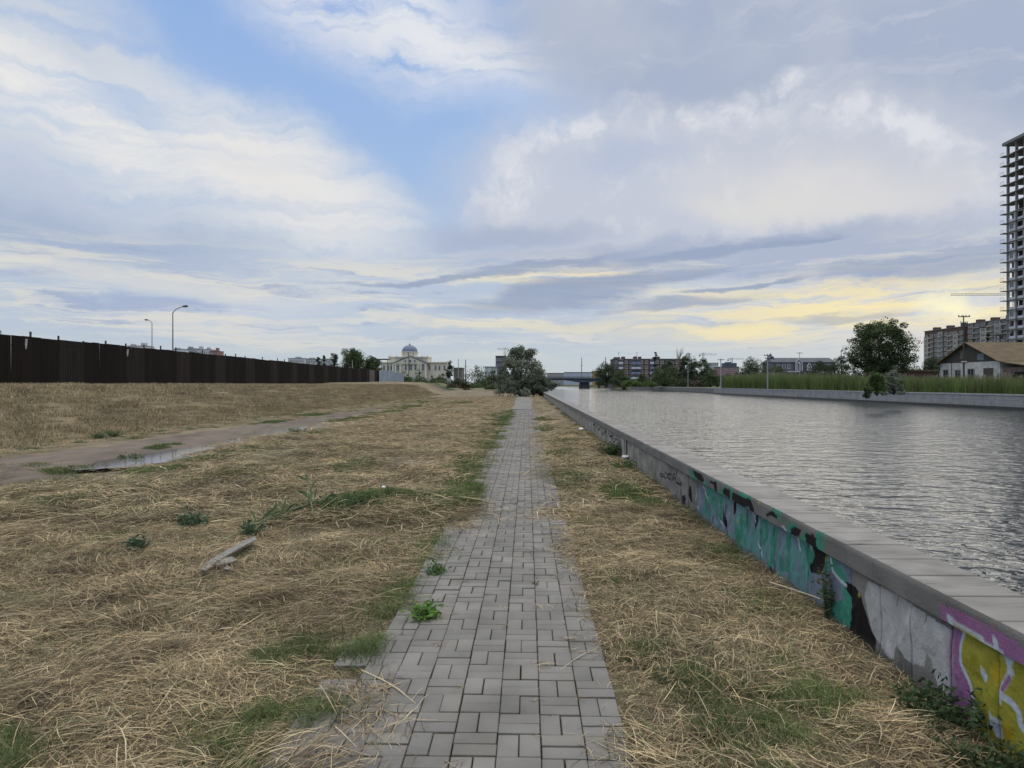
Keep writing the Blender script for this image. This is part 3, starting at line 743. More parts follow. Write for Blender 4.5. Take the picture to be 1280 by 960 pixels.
lamp(190, 112, 404, 1.5, -.65, .55, 'shorter grey street lamp behind the dark fence, its short arm bent to the left')
def pole(px, d, ytop, zb, label, name='utility_pole', r=.14, m=None, cross=None, cat='pole', group=None, insul=True):
    base = P(px, 480.5, d); base.z = zb; top = EYE+(480.5-ytop)/FPX*d-zb
    o = empty(name, base, label, cat, group)
    mb = MB(); mb.tube([(0, 0, -.3), (0, 0, top)], [r, r*.62], 8); mb.build('shaft', m or concp, o)
    for (zf, w) in (cross or []):
        c = MB(); c.box(-w, w, -r*1.2, -r*.7, top-zf-.06, top-zf+.06); cr_ = c.build('crossarm', darkm, o)
        if insul:
            for s_ in (-1, -.35, .35, 1):
                i = MB(); i.lathe([(.05, top-zf+.06), (.09, top-zf+.14), (.05, top-zf+.24), (.001, top-zf+.26)], s_*w*.92, -r*.9, 8); i.build('insulator', mat('porcelain', (.4, .4, .38), rough=.3), cr_)
    return o
pole(511, 190, 446, 1.2, 'thin dark pole standing in front of the domed building, left of its door', r=.13, m=darkm, cross=[(.2, .5)])
pole(901, 175, 449, .6, 'pale concrete pole at the left end of the reeds on the far bank', r=.17, cross=[(.25, .8)])
pole(959.5, 140, 443, .6, 'pale concrete pole with a dark crossarm box, left of the roof with the small spire', r=.13, cross=[(.3, .75), (.9, .5)])
pole(999.5, 175, 441, .6, 'thin tall pole in front of the middle of the long grey roofed building', r=.10, cross=[(.15, .8)], insul=False)
pole(1204.5, 92, 395, .6, 'tall dark pole with a bracket on top, before the gable of the white walled shed', r=.11, m=mat('dark_wood', (.07, .06, .05), var=.3), cross=[(.15, .75), (1.0, .45), (6.2, .3)])
lamp(860, 210, 455, .6, 1.4, .5, 'pale street lamp among the trees, right of the red brick flats', r=.16)
lamp(1051.5, 160, 438, .6, .8, .4, 'thin street lamp at the left side of the big round tree', r=.1)
pole(757, 400, 447, 3, 'thin dark mast at the right hand end of the bridge', r=.3, m=darkm)
pole(727, 560, 448, 2, 'distant mast with a thick collar, above the long white shed behind the bridge', name='radio_mast', r=.45, m=concp, cross=[(6, 1.8)], insul=False, cat='mast')
pole(573, 330, 449, 1, 'thin pale mast right of the domed building, beside the dark conical tree', name='flag_mast', r=.22, m=concp, cat='mast')
pole(582, 335, 450, 1, 'slim mast with two platforms, second mast right of the domed building', name='radio_mast', r=.25, m=darkm, cross=[(3.4, 1.2), (5, 1.2)], insul=False, cat='mast')
pole(440.5, 195, 451, 1.3, 'pale post above the dark fence in front of the round trees', r=.12, m=concp)

# ------------------------------------------------------------------ buildings
glass = mat('window_glass', (.035, .045, .06), rough=.12, var=.3, scale=.5, spec=.6)
frame_w = mat('window_frame', (.55, .55, .53), var=.1)
_win = {}
def win_mesh(w, h, fm, arch=False, mull=True):
    k = (round(w, 2), round(h, 2), fm.name, arch, mull)
    if k not in _win:
        t = .09*min(w, h)+.03; a = MB()
        a.box(-w/2, w/2, -.06, .03, -t, 0); a.box(-w/2, w/2, -.06, .03, h, h+t*.6); a.box(-w/2-.0, -w/2+t, -.05, .03, .001, h-.001); a.box(w/2-t, w/2, -.05, .03, .001, h-.001)
        if mull: a.box(-t*.35, t*.35, -.045, .02, .002, h-.002)
        if arch:
            pts = [(-w/2, h)]+[(-w/2*math.cos(q_), h+w/2*math.sin(q_)) for q_ in [i*math.pi/8 for i in range(1, 8)]]+[(w/2, h)]
            a.prism(pts, -.05, .02)
        me = bpy.data.meshes.new('window'); me.from_pydata(a.v, [], a.f); me.materials.append(fm)
        g = MB(); g.box(-w/2+t*.5, w/2-t*.5, -.035, .02, .004, h-.004)
        gm_ = bpy.data.meshes.new('pane'); gm_.from_pydata(g.v, [], g.f); gm_.materials.append(glass)
        _win[k] = (me, gm_)
    return _win[k]
def window(parent, x, y, z, w, h, rz=0, fm=None, arch=False, mull=True):
    me, gm_ = win_mesh(w, h, fm or frame_w, arch, mull)
    o = obj('window', me, parent, (x, y, z)); o.rotation_euler = (0, 0, rz)
    obj('pane', gm_, o); return o

# domed building
D = 320.0; k = D/FPX; dm = empty('domed_building', P(516, 483, D), 'cream classical building with a pediment, a drum and a blue grey dome', 'building')
zb = P(516, 483, D).z
def dx(px): return (px-516)*k
def dz_(py): return EYE+(480.5-py)*k-zb
cream = mat('cream_plaster', (.56, .52, .42), var=.10, scale=.3); creamd = mat('cream_trim', (.62, .58, .48), var=.08, scale=.3)
mb = MB(); mb.box(dx(476), dx(558.5), 0, 12, 0, dz_(454)); mb.box(dx(491.5), dx(534.5), -1.6, 0, 0, dz_(455.6)); mb.box(dx(484), dx(534), 3, 14, dz_(454), dz_(447)); mb.build('wall', cream, dm)
mb = MB(); mb.box(dx(475.5), dx(559), -.5, 12.5, dz_(454), dz_(453)); mb.box(dx(483.5), dx(534.5), 2.5, 14.5, dz_(447), dz_(446)); mb.build('cornice', creamd, dm)
for a in (484.5, 493, 525.5, 532):
    mb = MB(); mb.box(dx(a), dx(a+2), 2.7, 3.6, dz_(446), dz_(445)); mb.build('parapet_block', creamd, dm)
mb = MB(); mb.prism([(dx(490.5), dz_(455.6)), (dx(535.5), dz_(455.6)), (dx(513.5), dz_(446.2))], -2.1, 3.0); mb.build('pediment', cream, dm)
mb = MB(); mb.add([(dx(489.7), -2.4, dz_(455.8)), (dx(513.5), -2.4, dz_(445.7)), (dx(513.5), 3, dz_(445.7)), (dx(489.7), 3, dz_(455.8)), (dx(489.7), -2.4, dz_(455.0)), (dx(513.5), -2.4, dz_(444.9)), (dx(513.5), 3, dz_(444.9)), (dx(489.7), 3, dz_(455.0))], [(0, 1, 5, 4), (4, 5, 6, 7), (0, 3, 2, 1), (3, 7, 6, 2)])
mb.add([(dx(537.3), -2.4, dz_(455.8)), (dx(513.5), -2.4, dz_(445.7)), (dx(513.5), 3, dz_(445.7)), (dx(537.3), 3, dz_(455.8)), (dx(537.3), -2.4, dz_(455.0)), (dx(513.5), -2.4, dz_(444.9)), (dx(513.5), 3, dz_(444.9)), (dx(537.3), 3, dz_(455.0))], [(1, 0, 4, 5), (5, 4, 7, 6), (0, 1, 2, 3), (7, 3, 2, 6)])
mb.build('pediment_roof', mat('grey_roof', (.16, .165, .17), var=.15), dm)
mb = MB(); cxd, cyd, rd = dx(508.5), 8.0, 10.3*k
mb.lathe([(rd*1.0, dz_(446)), (rd*1.0, dz_(440.2)), (rd*1.06, dz_(440.1)), (rd*1.06, dz_(439.3)), (rd*.97, dz_(439.2))], cxd, cyd, 32); mb.build('drum', cream, dm, smooth=False)
mb = MB(); H = dz_(430.6)-dz_(439.2); mb.lathe([(rd*.98*math.cos(t), dz_(439.2)+H*math.sin(t)) for t in [i*math.pi/2/10 for i in range(11)]], cxd, cyd, 32)
dome = mb.build('dome', mat('dome_metal', (.15, .18, .26), rough=.5, var=.2, scale=.6, sc=(1, 1, .1)), dm, smooth=True)
mb = MB(); mb.lathe([(.35, dz_(430.8)), (.5, dz_(430.2)), (.25, dz_(429.6)), (.1, dz_(429)), (.05, dz_(427.6)), (.001, dz_(427.4))], cxd, cyd, 10); mb.build('finial', darkm, dome)
for a in (492.5, 495.5, 501.6, 524.0, 527, 533.2):
    mb = MB(); mb.lathe([(.42, .3), (.36, .5), (.32, dz_(457.3)), (.46, dz_(456.6)), (.46, dz_(455.7))], dx(a), -2.6, 12); mb.build('column', mat('white_column', (.68, .66, .6), var=.08), dm)
for a in (480, 485, 489): window(dm, dx(a), -.03, dz_(463.5), 1.0, 2.2)
for a in (498.5,): window(dm, dx(a), -1.63, dz_(463.5), .9, 2.2)
for a, w in ((508, 1.0), (514, 1.5), (520, 1.0), (529.5, .9)): window(dm, dx(a), -1.63, dz_(463.5), w, 2.6)
for a in (537, 544.5, 549.4, 555.7): window(dm, dx(a), -.03, dz_(463.5), 1.0, 2.2)
for a, w in ((507.8, .8), (513.5, 1.3), (519.4, .8)): window(dm, dx(a), -2.13, dz_(453.8), w, 1.2, arch=True)
for a in (503, 508.5, 514): window(dm, dx(a), cyd-rd-.02 + (abs(a-508.5)*.12), dz_(444.6), .8, 1.4)

# plain distant blocks: (px0, px1, ytop, d, colour, rows, cols)
def block(name, px0, px1, ytop, d, m, rows, cols, label, depth=14, zb=.8, cat='apartment building', group=None, topper=None, fm=None, ww=1.4, wh=1.4, ang=0, y0w=1.2):
    kk = d/FPX; b = P((px0+px1)/2, 480.5, d); b.z = zb; w = (px1-px0)*kk; h = EYE+(480.5-ytop)*kk-zb
    o = empty(name, b, label, cat, group, rz=ang)
    mb = MB(); mb.box(-w/2, w/2, 0, depth, -1, h); mb.build('wall', m, o)
    mb = MB(); mb.box(-w/2-.25, w/2+.25, -.25, depth+.25, h, h+.4); rf = mb.build('roof', mat('flat_roof', (.14, .135, .13), var=.2), o)
    for (a, b2, c) in (topper or []):
        mb = MB(); mb.box(-w/2+a*w, -w/2+b2*w, 2, 7, h+.4, h+.4+c); mb.build('roof_house', m, rf)
    for r_ in range(rows):
        for c_ in range(cols):
            window(o, -w/2+w*(c_+.5)/cols, -.02, y0w+(h-y0w)*(r_+.18)/rows, min(ww, w/cols*.6), min(wh, (h-y0w)/rows*.6), fm=fm)
    return o
white_p = mat('white_panel', (.50, .51, .53), var=.12, scale=.2); pinkw = mat('pink_plaster', (.26, .15, .15), var=.15, scale=.2)
redw = mat('red_panel', (.27, .15, .14), var=.2, scale=.2); brickm = mat('red_brick', (.125, .076, .060), var=.25, scale=1.5); slate_b = mat('slate_cladding', (.085, .095, .125), var=.2, scale=.2)
block('apartment_block', 159, 181, 433.2, 560, white_p, 6, 7, 'low pale apartment block peeping over the dark fence, left of the street lamps', topper=[(.1, .25, 1.5), (.7, .9, 2.4)])
block('apartment_block', 216, 227, 437, 640, white_p, 6, 4, 'small pale apartment block just right of the taller street lamp', topper=[(.1, .5, 1)])
block('apartment_block', 234, 246, 436.5, 700, mat('lilac_panel', (.36, .33, .36), var=.15, scale=.2), 8, 5, 'narrow pale block, left one of the three joined white and red flats above the fence', topper=[(0, .3, 2)])
block('apartment_block', 246.5, 262, 437.5, 690, white_p, 8, 6, 'white apartment block between the lilac and the red block above the fence', topper=[(.05, .25, 3), (.7, .85, 2)])
block('apartment_block', 262.5, 272, 439.5, 690, redw, 8, 4, 'red and white apartment block, right end of the group above the fence', topper=[(.65, .85, 3)])
block('apartment_block', 360, 380, 448.7, 620, white_p, 6, 8, 'pale flat roofed block above the fence, left of the two dark poplars', topper=[(.4, .7, 1.3)])
block('apartment_block', 382, 413, 449.5, 600, mat('grey_panel', (.38, .40, .42), var=.12, scale=.2), 6, 10, 'long pale grey block behind the dark poplars and the round trees', topper=[(.1, .3, 1)])
block('slate_tower', 619.5, 632.5, 445.8, 520, slate_b, 5, 3, 'dark slate blue tower block left of the silver green bush', cat='tower block', ww=2, wh=1.6)
block('low_house', 567, 577, 461, 340, mat('grey_brown_wall', (.13, .125, .12), var=.2), 1, 2, 'small dark house between the domed building and the conical tree', cat='house')
block('low_house', 606, 620, 459.5, 420, white_p, 2, 5, 'pale low house behind the hedge, left of the slate blue tower', cat='house')
o = empty('terrace_roof', P(481, 450, 205), 'flat dark canopy roof right of the round trees behind the fence', 'canopy')
mb = MB(); mb.box(-3.2, 1.0, 0, 4, 0, .25); mb.build('slab', darkm, o)
for a in (-3, .8):
    mb = MB(); mb.box(a-.08, a+.08, .2, .36, -5, 0); mb.build('post', darkm, o)
o = empty('garden_wall', P(541, 479, 250), 'low pale grey wall in front of the domed building', 'wall')
mb = MB(); mb.box(-11, 6.5, 0, .3, -.6, 1.6); mb.build('wall_panel', mat('pale_wall', (.34, .34, .32), var=.15), o)
mb = MB(); mb.box(-11.1, 6.6, -.05, .35, 1.6, 1.72); mb.build('wall_cap', concp, o)
# ------------------------------------------------------------------ bridge and what stands behind it
D = 420.0; k = D/FPX; bo = P(727, 480.5, D)
br = empty('road_bridge', (bo.x, bo.y, 0), 'low dark road bridge crossing the river in the distance', 'bridge')
bm_ = mat('bridge_girder', (.085, .09, .105), var=.2, scale=.3); bc = mat('bridge_deck', (.15, .155, .165), var=.15, scale=.3)
def bz(py): return EYE+(480.5-py)*k
def bx_(px): return (px-727)*k
top = bz(473.2)
pts = [(bx_(640), top), (bx_(800), top-.6)]
bot = []
for px in range(800, 639, -4):
    dpx = min(abs(px-731), abs(px-655)*.9, abs(px-800)*.9); bot.append((bx_(px), bz(478.6)+(bz(475.6)-bz(478.6))*float(sm(np.array(dpx), 2, 26))))
mb = MB(); mb.prism([pts[0], pts[1]]+bot, 0, 11); mb.build('girder', bm_, br)
mb = MB(); mb.prism([(bx_(640), top), (bx_(800), top-.6), (bx_(800), top-.1), (bx_(727), top+.45), (bx_(640), top+.5)], -.5, 11.5); mb.build('deck', bc, br)
mb = MB(); mb.prism([(bx_(724.5), WATER-2), (bx_(738), WATER-2), (bx_(736.5), bz(478.5)), (bx_(726), bz(478.5))], 1, 10); mb.build('pier', mat('pier_concrete', (.06, .06, .062), var=.2), br)
for zz in (.75, 1.25):
    mb = MB(); mb.tube([(bx_(640), -.4, top+zz), (bx_(727), -.4, top+zz-.05), (bx_(800), -.4, top+zz-.6)], .07, 5); mb.build('rail', darkm, br)
for i in range(26):
    a = bx_(645+i*6); mb = MB(); mb.box(a-.07, a+.07, -.47, -.33, top-.3, top+1.2-.5*max(0, a/40)); mb.build('rail_post', darkm, br)
mb = MB(); mb.prism([(bx_(758), -3), (bx_(812), -3), (bx_(812), top-.7), (bx_(792), top-.6), (bx_(762), bz(477))], 1, 10); mb.build('abutment', bc, br)
block('long_shed', 706, 739, 466.2, 560, mat('blue_white_cladding', (.42, .47, .52), var=.08, scale=.3), 1, 6, 'long low pale blue shed behind the bridge', cat='shed', zb=2)
block('low_house', 684, 705.5, 467.2, 600, mat('grey_render', (.33, .33, .31), var=.15), 1, 4, 'pale low building behind the left part of the bridge, beside the silver green bush', cat='house', zb=2)
block('low_house', 741.5, 754.5, 465.2, 500, mat('orange_render', (.42, .27, .12), var=.15), 2, 3, 'orange walled building at the right hand end of the bridge', cat='house', zb=1.5)
# red brick flats
bf = block('brick_flats', 767, 856, 449.8, 370, brickm, 5, 14, 'long five storey red brick apartment building with white balconies behind the trees', fm=frame_w, ww=1.5, wh=1.5, y0w=.6, topper=[(.02, .10, .9), (.13, .17, 1.2), (.30, .34, 1.3), (.37, .40, 1.2), (.62, .66, 1.2)])
kk = 370/FPX; bw = 89*kk; bh = EYE+(480.5-449.8)*kk-.8
balm = [mat('white_balcony', (.55, .56, .58), var=.1), mat('blue_balcony', (.20, .24, .34), var=.15)]
for (p0_, p1_) in ((773.2, 778.8), (789, 794.6), (795, 800.6), (812.5, 817)):
    for f in range(5):
        if (p0_, f) in ((773.2, 1), (773.2, 2), (812.5, 0)): continue
        x0 = (p0_-811.5)*kk; x1 = (p1_-811.5)*kk; z0 = .6+(bh-.6)*f/5+.2; m_ = balm[(f+int(p0_)) % 2 if p0_ > 780 else 0]
        mb = MB(); mb.box(x0, x1, -1.1, -.12, z0, z0+1.15); b1 = mb.build('balcony', m_, bf)
        mb = MB(); mb.box(x0+.06, x1-.06, -1.0, -.13, z0+1.151, z0+2.1); mb.build('glazing', glass, b1)
        mb = MB(); mb.box(x0, x1, -1.12, -.12, z0+2.1, z0+2.25); mb.build('canopy', m_, b1)
for px in (774.5, 797.3):
    mb = MB(); x0 = (px-811.5)*kk; mb.tube([(x0, 3, bh), (x0, 3, bh+4)], .06, 5)
    for zz, w in ((3.7, .9), (3.1, .7)): mb.box(x0-w, x0+w, 2.95, 3.05, bh+zz, bh+zz+.07)
    mb.build('aerial', darkm, bf)
block('apartment_block', 889, 898, 454.5, 600, white_p, 7, 4, 'small pale block between the dark round tree and the pole at the reeds', zb=1)
pb = block('pink_building', 900, 924, 459.5, 480, pinkw, 4, 8, 'dull pink building with a blue grey upper storey, right of the pale pole', cat='building', zb=1)
kk = 480/FPX; hh = EYE+(480.5-459.5)*kk-1
mb = MB(); mb.box((907-912)*kk, (922-912)*kk, 2, 10, hh+.45, hh+.45+4.6*kk); mb.build('upper_storey', slate_b, pb)
mb = MB(); mb.box((910-912)*kk, (916-912)*kk, 3, 8, hh+.45+4.6*kk, hh+.45+5.8*kk); mb.build('roof_house', slate_b, pb)

# long grey roofed building with a spire and white arched gables
D = 300.0; k = D/FPX; o = empty('gothic_hall', P(1003, 482, D), 'long grey roofed building with a small spire at its left end and white arched gables', 'building'); zb = P(0, 482, D).z
X = lambda px: (px-1003)*k
Z = lambda py: EYE+(480.5-py)*k-zb
gw = mat('grey_wall', (.13, .13, .14), var=.2, scale=.4); gr_ = mat('grey_tile_roof', (.10, .105, .12), var=.2, scale=.5); wt = mat('white_trim', (.62, .63, .66), var=.05)
mb = MB(); mb.box(X(965), X(1044), 0, 12, 0, Z(453)); mb.build('wall', gw, o)
mb = MB(); mb.add([(X(964), -.5, Z(453.2)), (X(1045), -.5, Z(453.2)), (X(1045), 12.5, Z(453.2)), (X(964), 12.5, Z(453.2)), (X(967), 5.5, Z(447.2)), (X(1043), 5.5, Z(447.2))], [(0, 1, 5, 4), (2, 3, 4, 5), (1, 2, 5), (3, 0, 4), (3, 2, 1, 0)]); rf = mb.build('roof', gr_, o)
mb = MB(); cx = X(968.5); mb.box(cx-1.1, cx+1.1, 4, 6.2, Z(449), Z(445.8)); mb.build('turret', gr_, rf)
mb = MB(); mb.lathe([(1.5, Z(446)), (.7, Z(444.6)), (.3, Z(442.6)), (.02, Z(441))], cx, 5.1, 8); mb.build('spire', gr_, rf)
for (a, b2, yt, yb) in ((993.6, 1001.2, 449.5, 464), (1007.4, 1012.8, 454.5, 464)):
    mb = MB(); mb.prism([(X(a), Z(yb)), (X(b2), Z(yb)), (X(b2), Z(yt+3.6)), (X((a+b2)/2), Z(yt)), (X(a), Z(yt+3.6))], -1.2, 3); g1 = mb.build('gable', gw, o)
    for (q0, q1) in (((a, yb), (a, yt+3.6)), ((a, yt+3.6), ((a+b2)/2, yt)), (((a+b2)/2, yt), (b2, yt+3.6)), ((b2, yt+3.6), (b2, yb))):
        mb = MB(); mb.tube([(X(q0[0]), -1.3, Z(q0[1])), (X(q1[0]), -1.3, Z(q1[1]))], .17, 4); mb.build('white_edge', wt, g1)
    window(g1, X((a+b2)/2), -1.24, Z(yb-.6), (b2-a)*k*.5, (yb-yt-6)*k, arch=True, fm=wt)
for px in (973, 980, 986, 1018, 1024, 1030, 1036): window(o, X(px), -.03, Z(461), 1.1, 1.8, fm=wt)
mb = MB(); mb.box(X(983), X(996), -4, -1.5, Z(465.5), Z(464.6)); mb.build('porch_roof', wt, o)
mb = MB(); mb.box(X(1012.5), X(1038), -3, -2.7, Z(468), Z(464.4)); mb.build('yard_wall', mat('pale_wall', None), o)
# bus, mostly behind the reeds
D = 262.0; k = D/FPX; p_ = P(961, 480.5, D); o = empty('bus', (p_.x, p_.y, .7), 'blue and white bus showing just above the reeds, left of the long grey roofed building', 'bus')
z1 = EYE+(480.5-466.2)*k-.7
mb = MB(); mb.prism([(-4.7, .45), (4.6, .45), (4.7, 1.4), (4.55, z1-.35), (4.3, z1-.08), (-4.5, z1-.08), (-4.7, z1-.4)], -1.2, 1.2); mb.build('body', mat('bus_white', (.42, .44, .5), var=.1, rough=.4), o)
mb = MB(); mb.box(-4.5, 4.4, -1.0, 1.0, z1-.08, z1+.14); mb.build('roof', mat('bus_blue', (.07, .10, .26), var=.15, rough=.4), o)
mb = MB(); mb.box(-4.6, 4.5, -1.215, -1.19, 1.0, 1.5); mb.build('stripe', mat('bus_blue', None), o)
for i in range(6):
    mb = MB(); mb.box(-4.4+i*1.48, -4.4+i*1.48+1.3, -1.22, -1.18, 1.75, z1-.5); mb.build('window', glass, o)
for a in (-3, 3):
    mb = MB(); n0 = 14; mb.add([(a+.48*math.cos(2*math.pi*j/n0), y, .48+.48*math.sin(2*math.pi*j/n0)) for y in (-1.25, -.95) for j in range(n0)], [tuple(range(n0)), tuple(range(2*n0-1, n0-1, -1))]+[(j, n0+j, n0+(j+1) % n0, (j+1) % n0) for j in range(n0)]); mb.build('wheel', darkm, o)

# white walled shed with a brown roof, its gable towards the river
sh = empty('gabled_shed', (62, 100.3, .5), 'old white walled shed with dark boarded gable and wide rusty brown roof', 'shed')
Y0, Y1, XE = -6.6, 6.8, 44.0
ze, za = 4.2, 6.9
ww_ = mat('whitewash', (.50, .49, .46), var=.28, scale=1.1, bump=.3, bscale=6); bd = mat('grey_boards', (.075, .065, .055), var=.4, scale=2.5, sc=(1, 3, .2)); rr = mat('rusty_roof', (.115, .083, .045), var=.3, scale=1.0, rough=.8)
mb = MB(); mb.box(0, XE, Y0, Y1, -1, ze); mb.build('wall', ww_, sh)
mb = MB(); yy = Y0+.05
while yy < Y1-.1:
    e = min(yy+.24, Y1-.05); f_ = lambda q_: ze+(za-ze)*(1-abs(q_-.1)/(6.75)); mb.add([(-.02-.02*random.random(), yy, ze+.01), (-.03, e-.015, ze+.01), (-.03, e-.015, max(ze+.02, f_(e))), (-.03, yy, max(ze+.02, f_(yy)))], [(0, 3, 2, 1)]); yy += .24
mb.add([(.0, Y0, ze+.003), (.0, Y1, ze+.003), (.0, .1, za)], [(0, 2, 1)]); mb.build('gable_boards', bd, sh)
mb = MB(); mb.box(-.05, .0, -3.4, -2.0, ze+.25, ze+1.1); mb.build('gable_patch', mat('blue_grey_patch', (.16, .19, .20)), sh)
mb = MB(); mb.box(-.07, .0, .8, 1.8, ze+.5, ze+1.7); mb.build('hatch', mat('hatch_wood', (.12, .11, .10), var=.3), sh)
for (ya, za_, yb_, zb_) in ((Y0-.4, ze-.16, .1, za), (.1, za, Y1+.4, ze-.16)):
    mb = MB(); n_ = 60
    for i in range(n_):
        xa = -.5+(XE+1)*i/n_; xb = -.5+(XE+1)*(i+1)/n_-.03
        mb.add([(xa, ya, za_), (xb, ya, za_), (xb, yb_, zb_), (xa, yb_, zb_), (xa, ya, za_+.12), (xb, ya, za_+.12), (xb, yb_, zb_+.12), (xa, yb_, zb_+.12)], [(0, 3, 2, 1), (4, 5, 6, 7), (0, 1, 5, 4), (1, 2, 6, 5), (2, 3, 7, 6), (3, 0, 4, 7)])
    mb.build('roof_slope', rr, sh)
for y_, w_, h_ in ((5.3, 1.3, 1.5), (2.4, 1.3, 1.4), (-.6, 1.5, 1.5)):
    window(sh, -.02, y_, 1.7, w_, h_, rz=-math.pi/2, fm=mat('weathered_frame', (.22, .2, .18)))
mb = MB(); mb.box(-.06, .02, -5.3, -3.3, 0, 3.3); mb.build('door', bd, sh)
for y_ in (3.9, .9):
    mb = MB(); mb.box(-.05, 0, y_-.06, y_+.06, 0, ze-.02); mb.build('downpipe', darkm, sh)
mb = MB(); mb.box(.4, XE-3, -11.3, Y0-.05, -1, 3.3); mb.build('lean_to_wall', mat('shed_brick', (.21, .15, .12), var=.3, scale=2), sh)
mb = MB(); mb.add([(-.3, -12, 3.35), (XE-2.5, -12, 3.35), (XE-2.5, Y0-.3, 4.0), (-.3, Y0-.3, 4.0), (-.3, -12, 3.47), (XE-2.5, -12, 3.47), (XE-2.5, Y0-.3, 4.12), (-.3, Y0-.3, 4.12)], [(0, 3, 2, 1), (4, 5, 6, 7), (0, 1, 5, 4), (1, 2, 6, 5), (2, 3, 7, 6), (3, 0, 4, 7)]); mb.build('lean_to_roof', rr, sh)
for x_ in (2.4, 5.6, 9):
    mb = MB(); mb.box(x_, x_+1.5, -11.36, -11.28, .6, 2.7); mb.build('opening', mat('dark_opening', (.015, .014, .013)), sh)
mb = MB(); mb.box(.33, .42, -10.5, -8.3, .3, 2.7); mb.build('opening', mat('dark_opening', None), sh)
o = empty('brick_hut', (57, 113, .5), 'small low brick hut just left of the white walled shed', 'hut'); mb = MB(); mb.box(0, 6, -2.5, 2.5, 0, 3.1); mb.build('wall', brickm, o); mb = MB(); mb.prism([(-.3, 3.1), (6.3, 3.1), (6.3, 3.3), (-.3, 3.5)], -2.8, 2.8); mb.build('roof', rr, o)

# brown apartment building in two blocks, far side towards the river
flat_b = mat('brown_cladding', (.105, .068, .055), var=.2, scale=.2); flat_c = mat('cream_cladding', (.33, .305, .25), var=.12, scale=.2); flat_g = mat('grey_cladding', (.25, .25, .25), var=.15, scale=.2)
def flats(x, y0, y1, h, lab, pat, n, name='apartment_building'):
    o = empty(name, (x, y0, .5), lab, 'apartment building', 'brown and cream blocks of flats behind the shed')
    L_ = y1-y0; fl = int(h/3.05); mb = MB(); mb.box(0, 18, 0, L_, -1, h); mb.build('wall', flat_b, o)
    mb = MB(); mb.box(-.3, 18.3, -.3, L_+.3, h, h+.5); rf = mb.build('roof', mat('flat_roof', None), o)
    for a in (.1, .45, .8):
        mb = MB(); mb.box(2, 6, L_*a, L_*a+2.6, h+.5, h+2.4); mb.build('roof_house', flat_b, rf)
    w = L_/n
    for i in range(n):
        m_ = {'c': flat_c, 'b': flat_b, 'g': flat_g}[pat[i % len(pat)]]
        if m_ is not flat_b:
            mb = MB(); mb.box(-.6, 0, i*w+.15, (i+1)*w-.15, 0, h-3.4 if m_ is flat_c else h-1.2); mb.build('bay', m_, o)
        for f in range(2, fl):
            if n*fl > 110 and (f < 4): continue
            window(o, -.63 if m_ is not flat_b else -.03, (i+.5)*w, f*3.05+.9, w*.62, 1.7, rz=-math.pi/2)
            if i % 2 == 0:
                mb = MB(); mb.box(-1.3, -.63 if m_ is not flat_b else -.03, i*w+.4, (i+1)*w-.4, f*3.05, f*3.05+.75); mb.build('balcony', flat_c if i % 4 else flat_g, o)
    mb_=None
    for i in range(4):
        for f in range(max(2, fl-6), fl): window(o, 2.5+i*4.3, -.02, f*3.05+.9, 1.6, 1.7)
    return o
random.seed(4)
flats(262, 428, 470, 35.5, 'left block of the brown and cream flats beyond the big round tree, stepped down lower', 'bcbbgb', 8)
flats(262, 388, 425, 36.6, 'taller right block of the brown and cream flats, next to the unfinished tower', 'bgbcb', 6)
# low concrete frame under construction in front of its right end
o = empty('unfinished_building', (246, 383, .5), 'low unfinished concrete frame between the flats and the foot of the tower', 'building frame')
cfm = mat('raw_concrete', (.20, .195, .19), var=.2, scale=.4)
for f in range(5):
    mb = MB(); mb.box(0, 14, -22, 0, f*6+3, f*6+3.6); mb.build('floor_slab', cfm, o)
for a in (.3, 6.8, 13.4):
    for b2 in (-21.6, -14.5, -7.3, -.8):
        mb = MB(); mb.box(a, a+.6, b2, b2+.6, 0, 27.1); mb.build('column', cfm, o)

# unfinished tower block: frame, slab edges, panels filled in up to half height
TX, TY0, TY1 = 150.0, 183.0, 223.4; FH = 3.0; NF = 27; zt = 75.6
tw = empty('unfinished_tower', (TX, TY1, .5), 'tall unfinished concrete tower block with bare floor slabs at the right edge', 'tower block')
core = mat('tower_core', (.085, .075, .07), var=.3, scale=.2); wpan = mat('white_infill', (.50, .51, .55), var=.12, scale=.4); bpan = mat('brown_infill', (.16, .10, .06), var=.3, scale=.3)
zs_ = [zt-3.02*(NF-f) for f in range(NF+1)]
for f in range(NF+1):
    z = zs_[f]
    if z < -1: continue
    mb = MB(); mb.box(-.45, 16, TY0-TY1, 0, z-.24, z)
    if f < NF: mb.box(-1.0, 3.2, .002, 1.9, z-.20, z-.02)
    else: mb.box(-1.2, 16.5, TY0-TY1-.5, .6, z+.002, z+.9)
    mb.build('floor_slab', cfm, tw)
ycol = [0, -3.9, -7.6, -11.6, -15.6, -20, -24, -28, -32, -36, -40]
for yc in ycol:
    for xc in (0, 7.5, 15):
        if (xc == 7.5 and yc > -7): continue
        mb = MB(); mb.box(xc-.2, xc+.45, yc-.55, yc-.01, -.5, zt-.25); mb.build('column', cfm, tw)
mb = MB(); mb.box(5.5, 13, TY0-TY1+1, -9.0, -.5, zt-.3); mb.build('lift_core', core, tw)
mb = MB(); mb.box(1.6, 1.8, -11.5, -7.7, -.5, zt-18); mb.build('back_wall', bpan, tw)
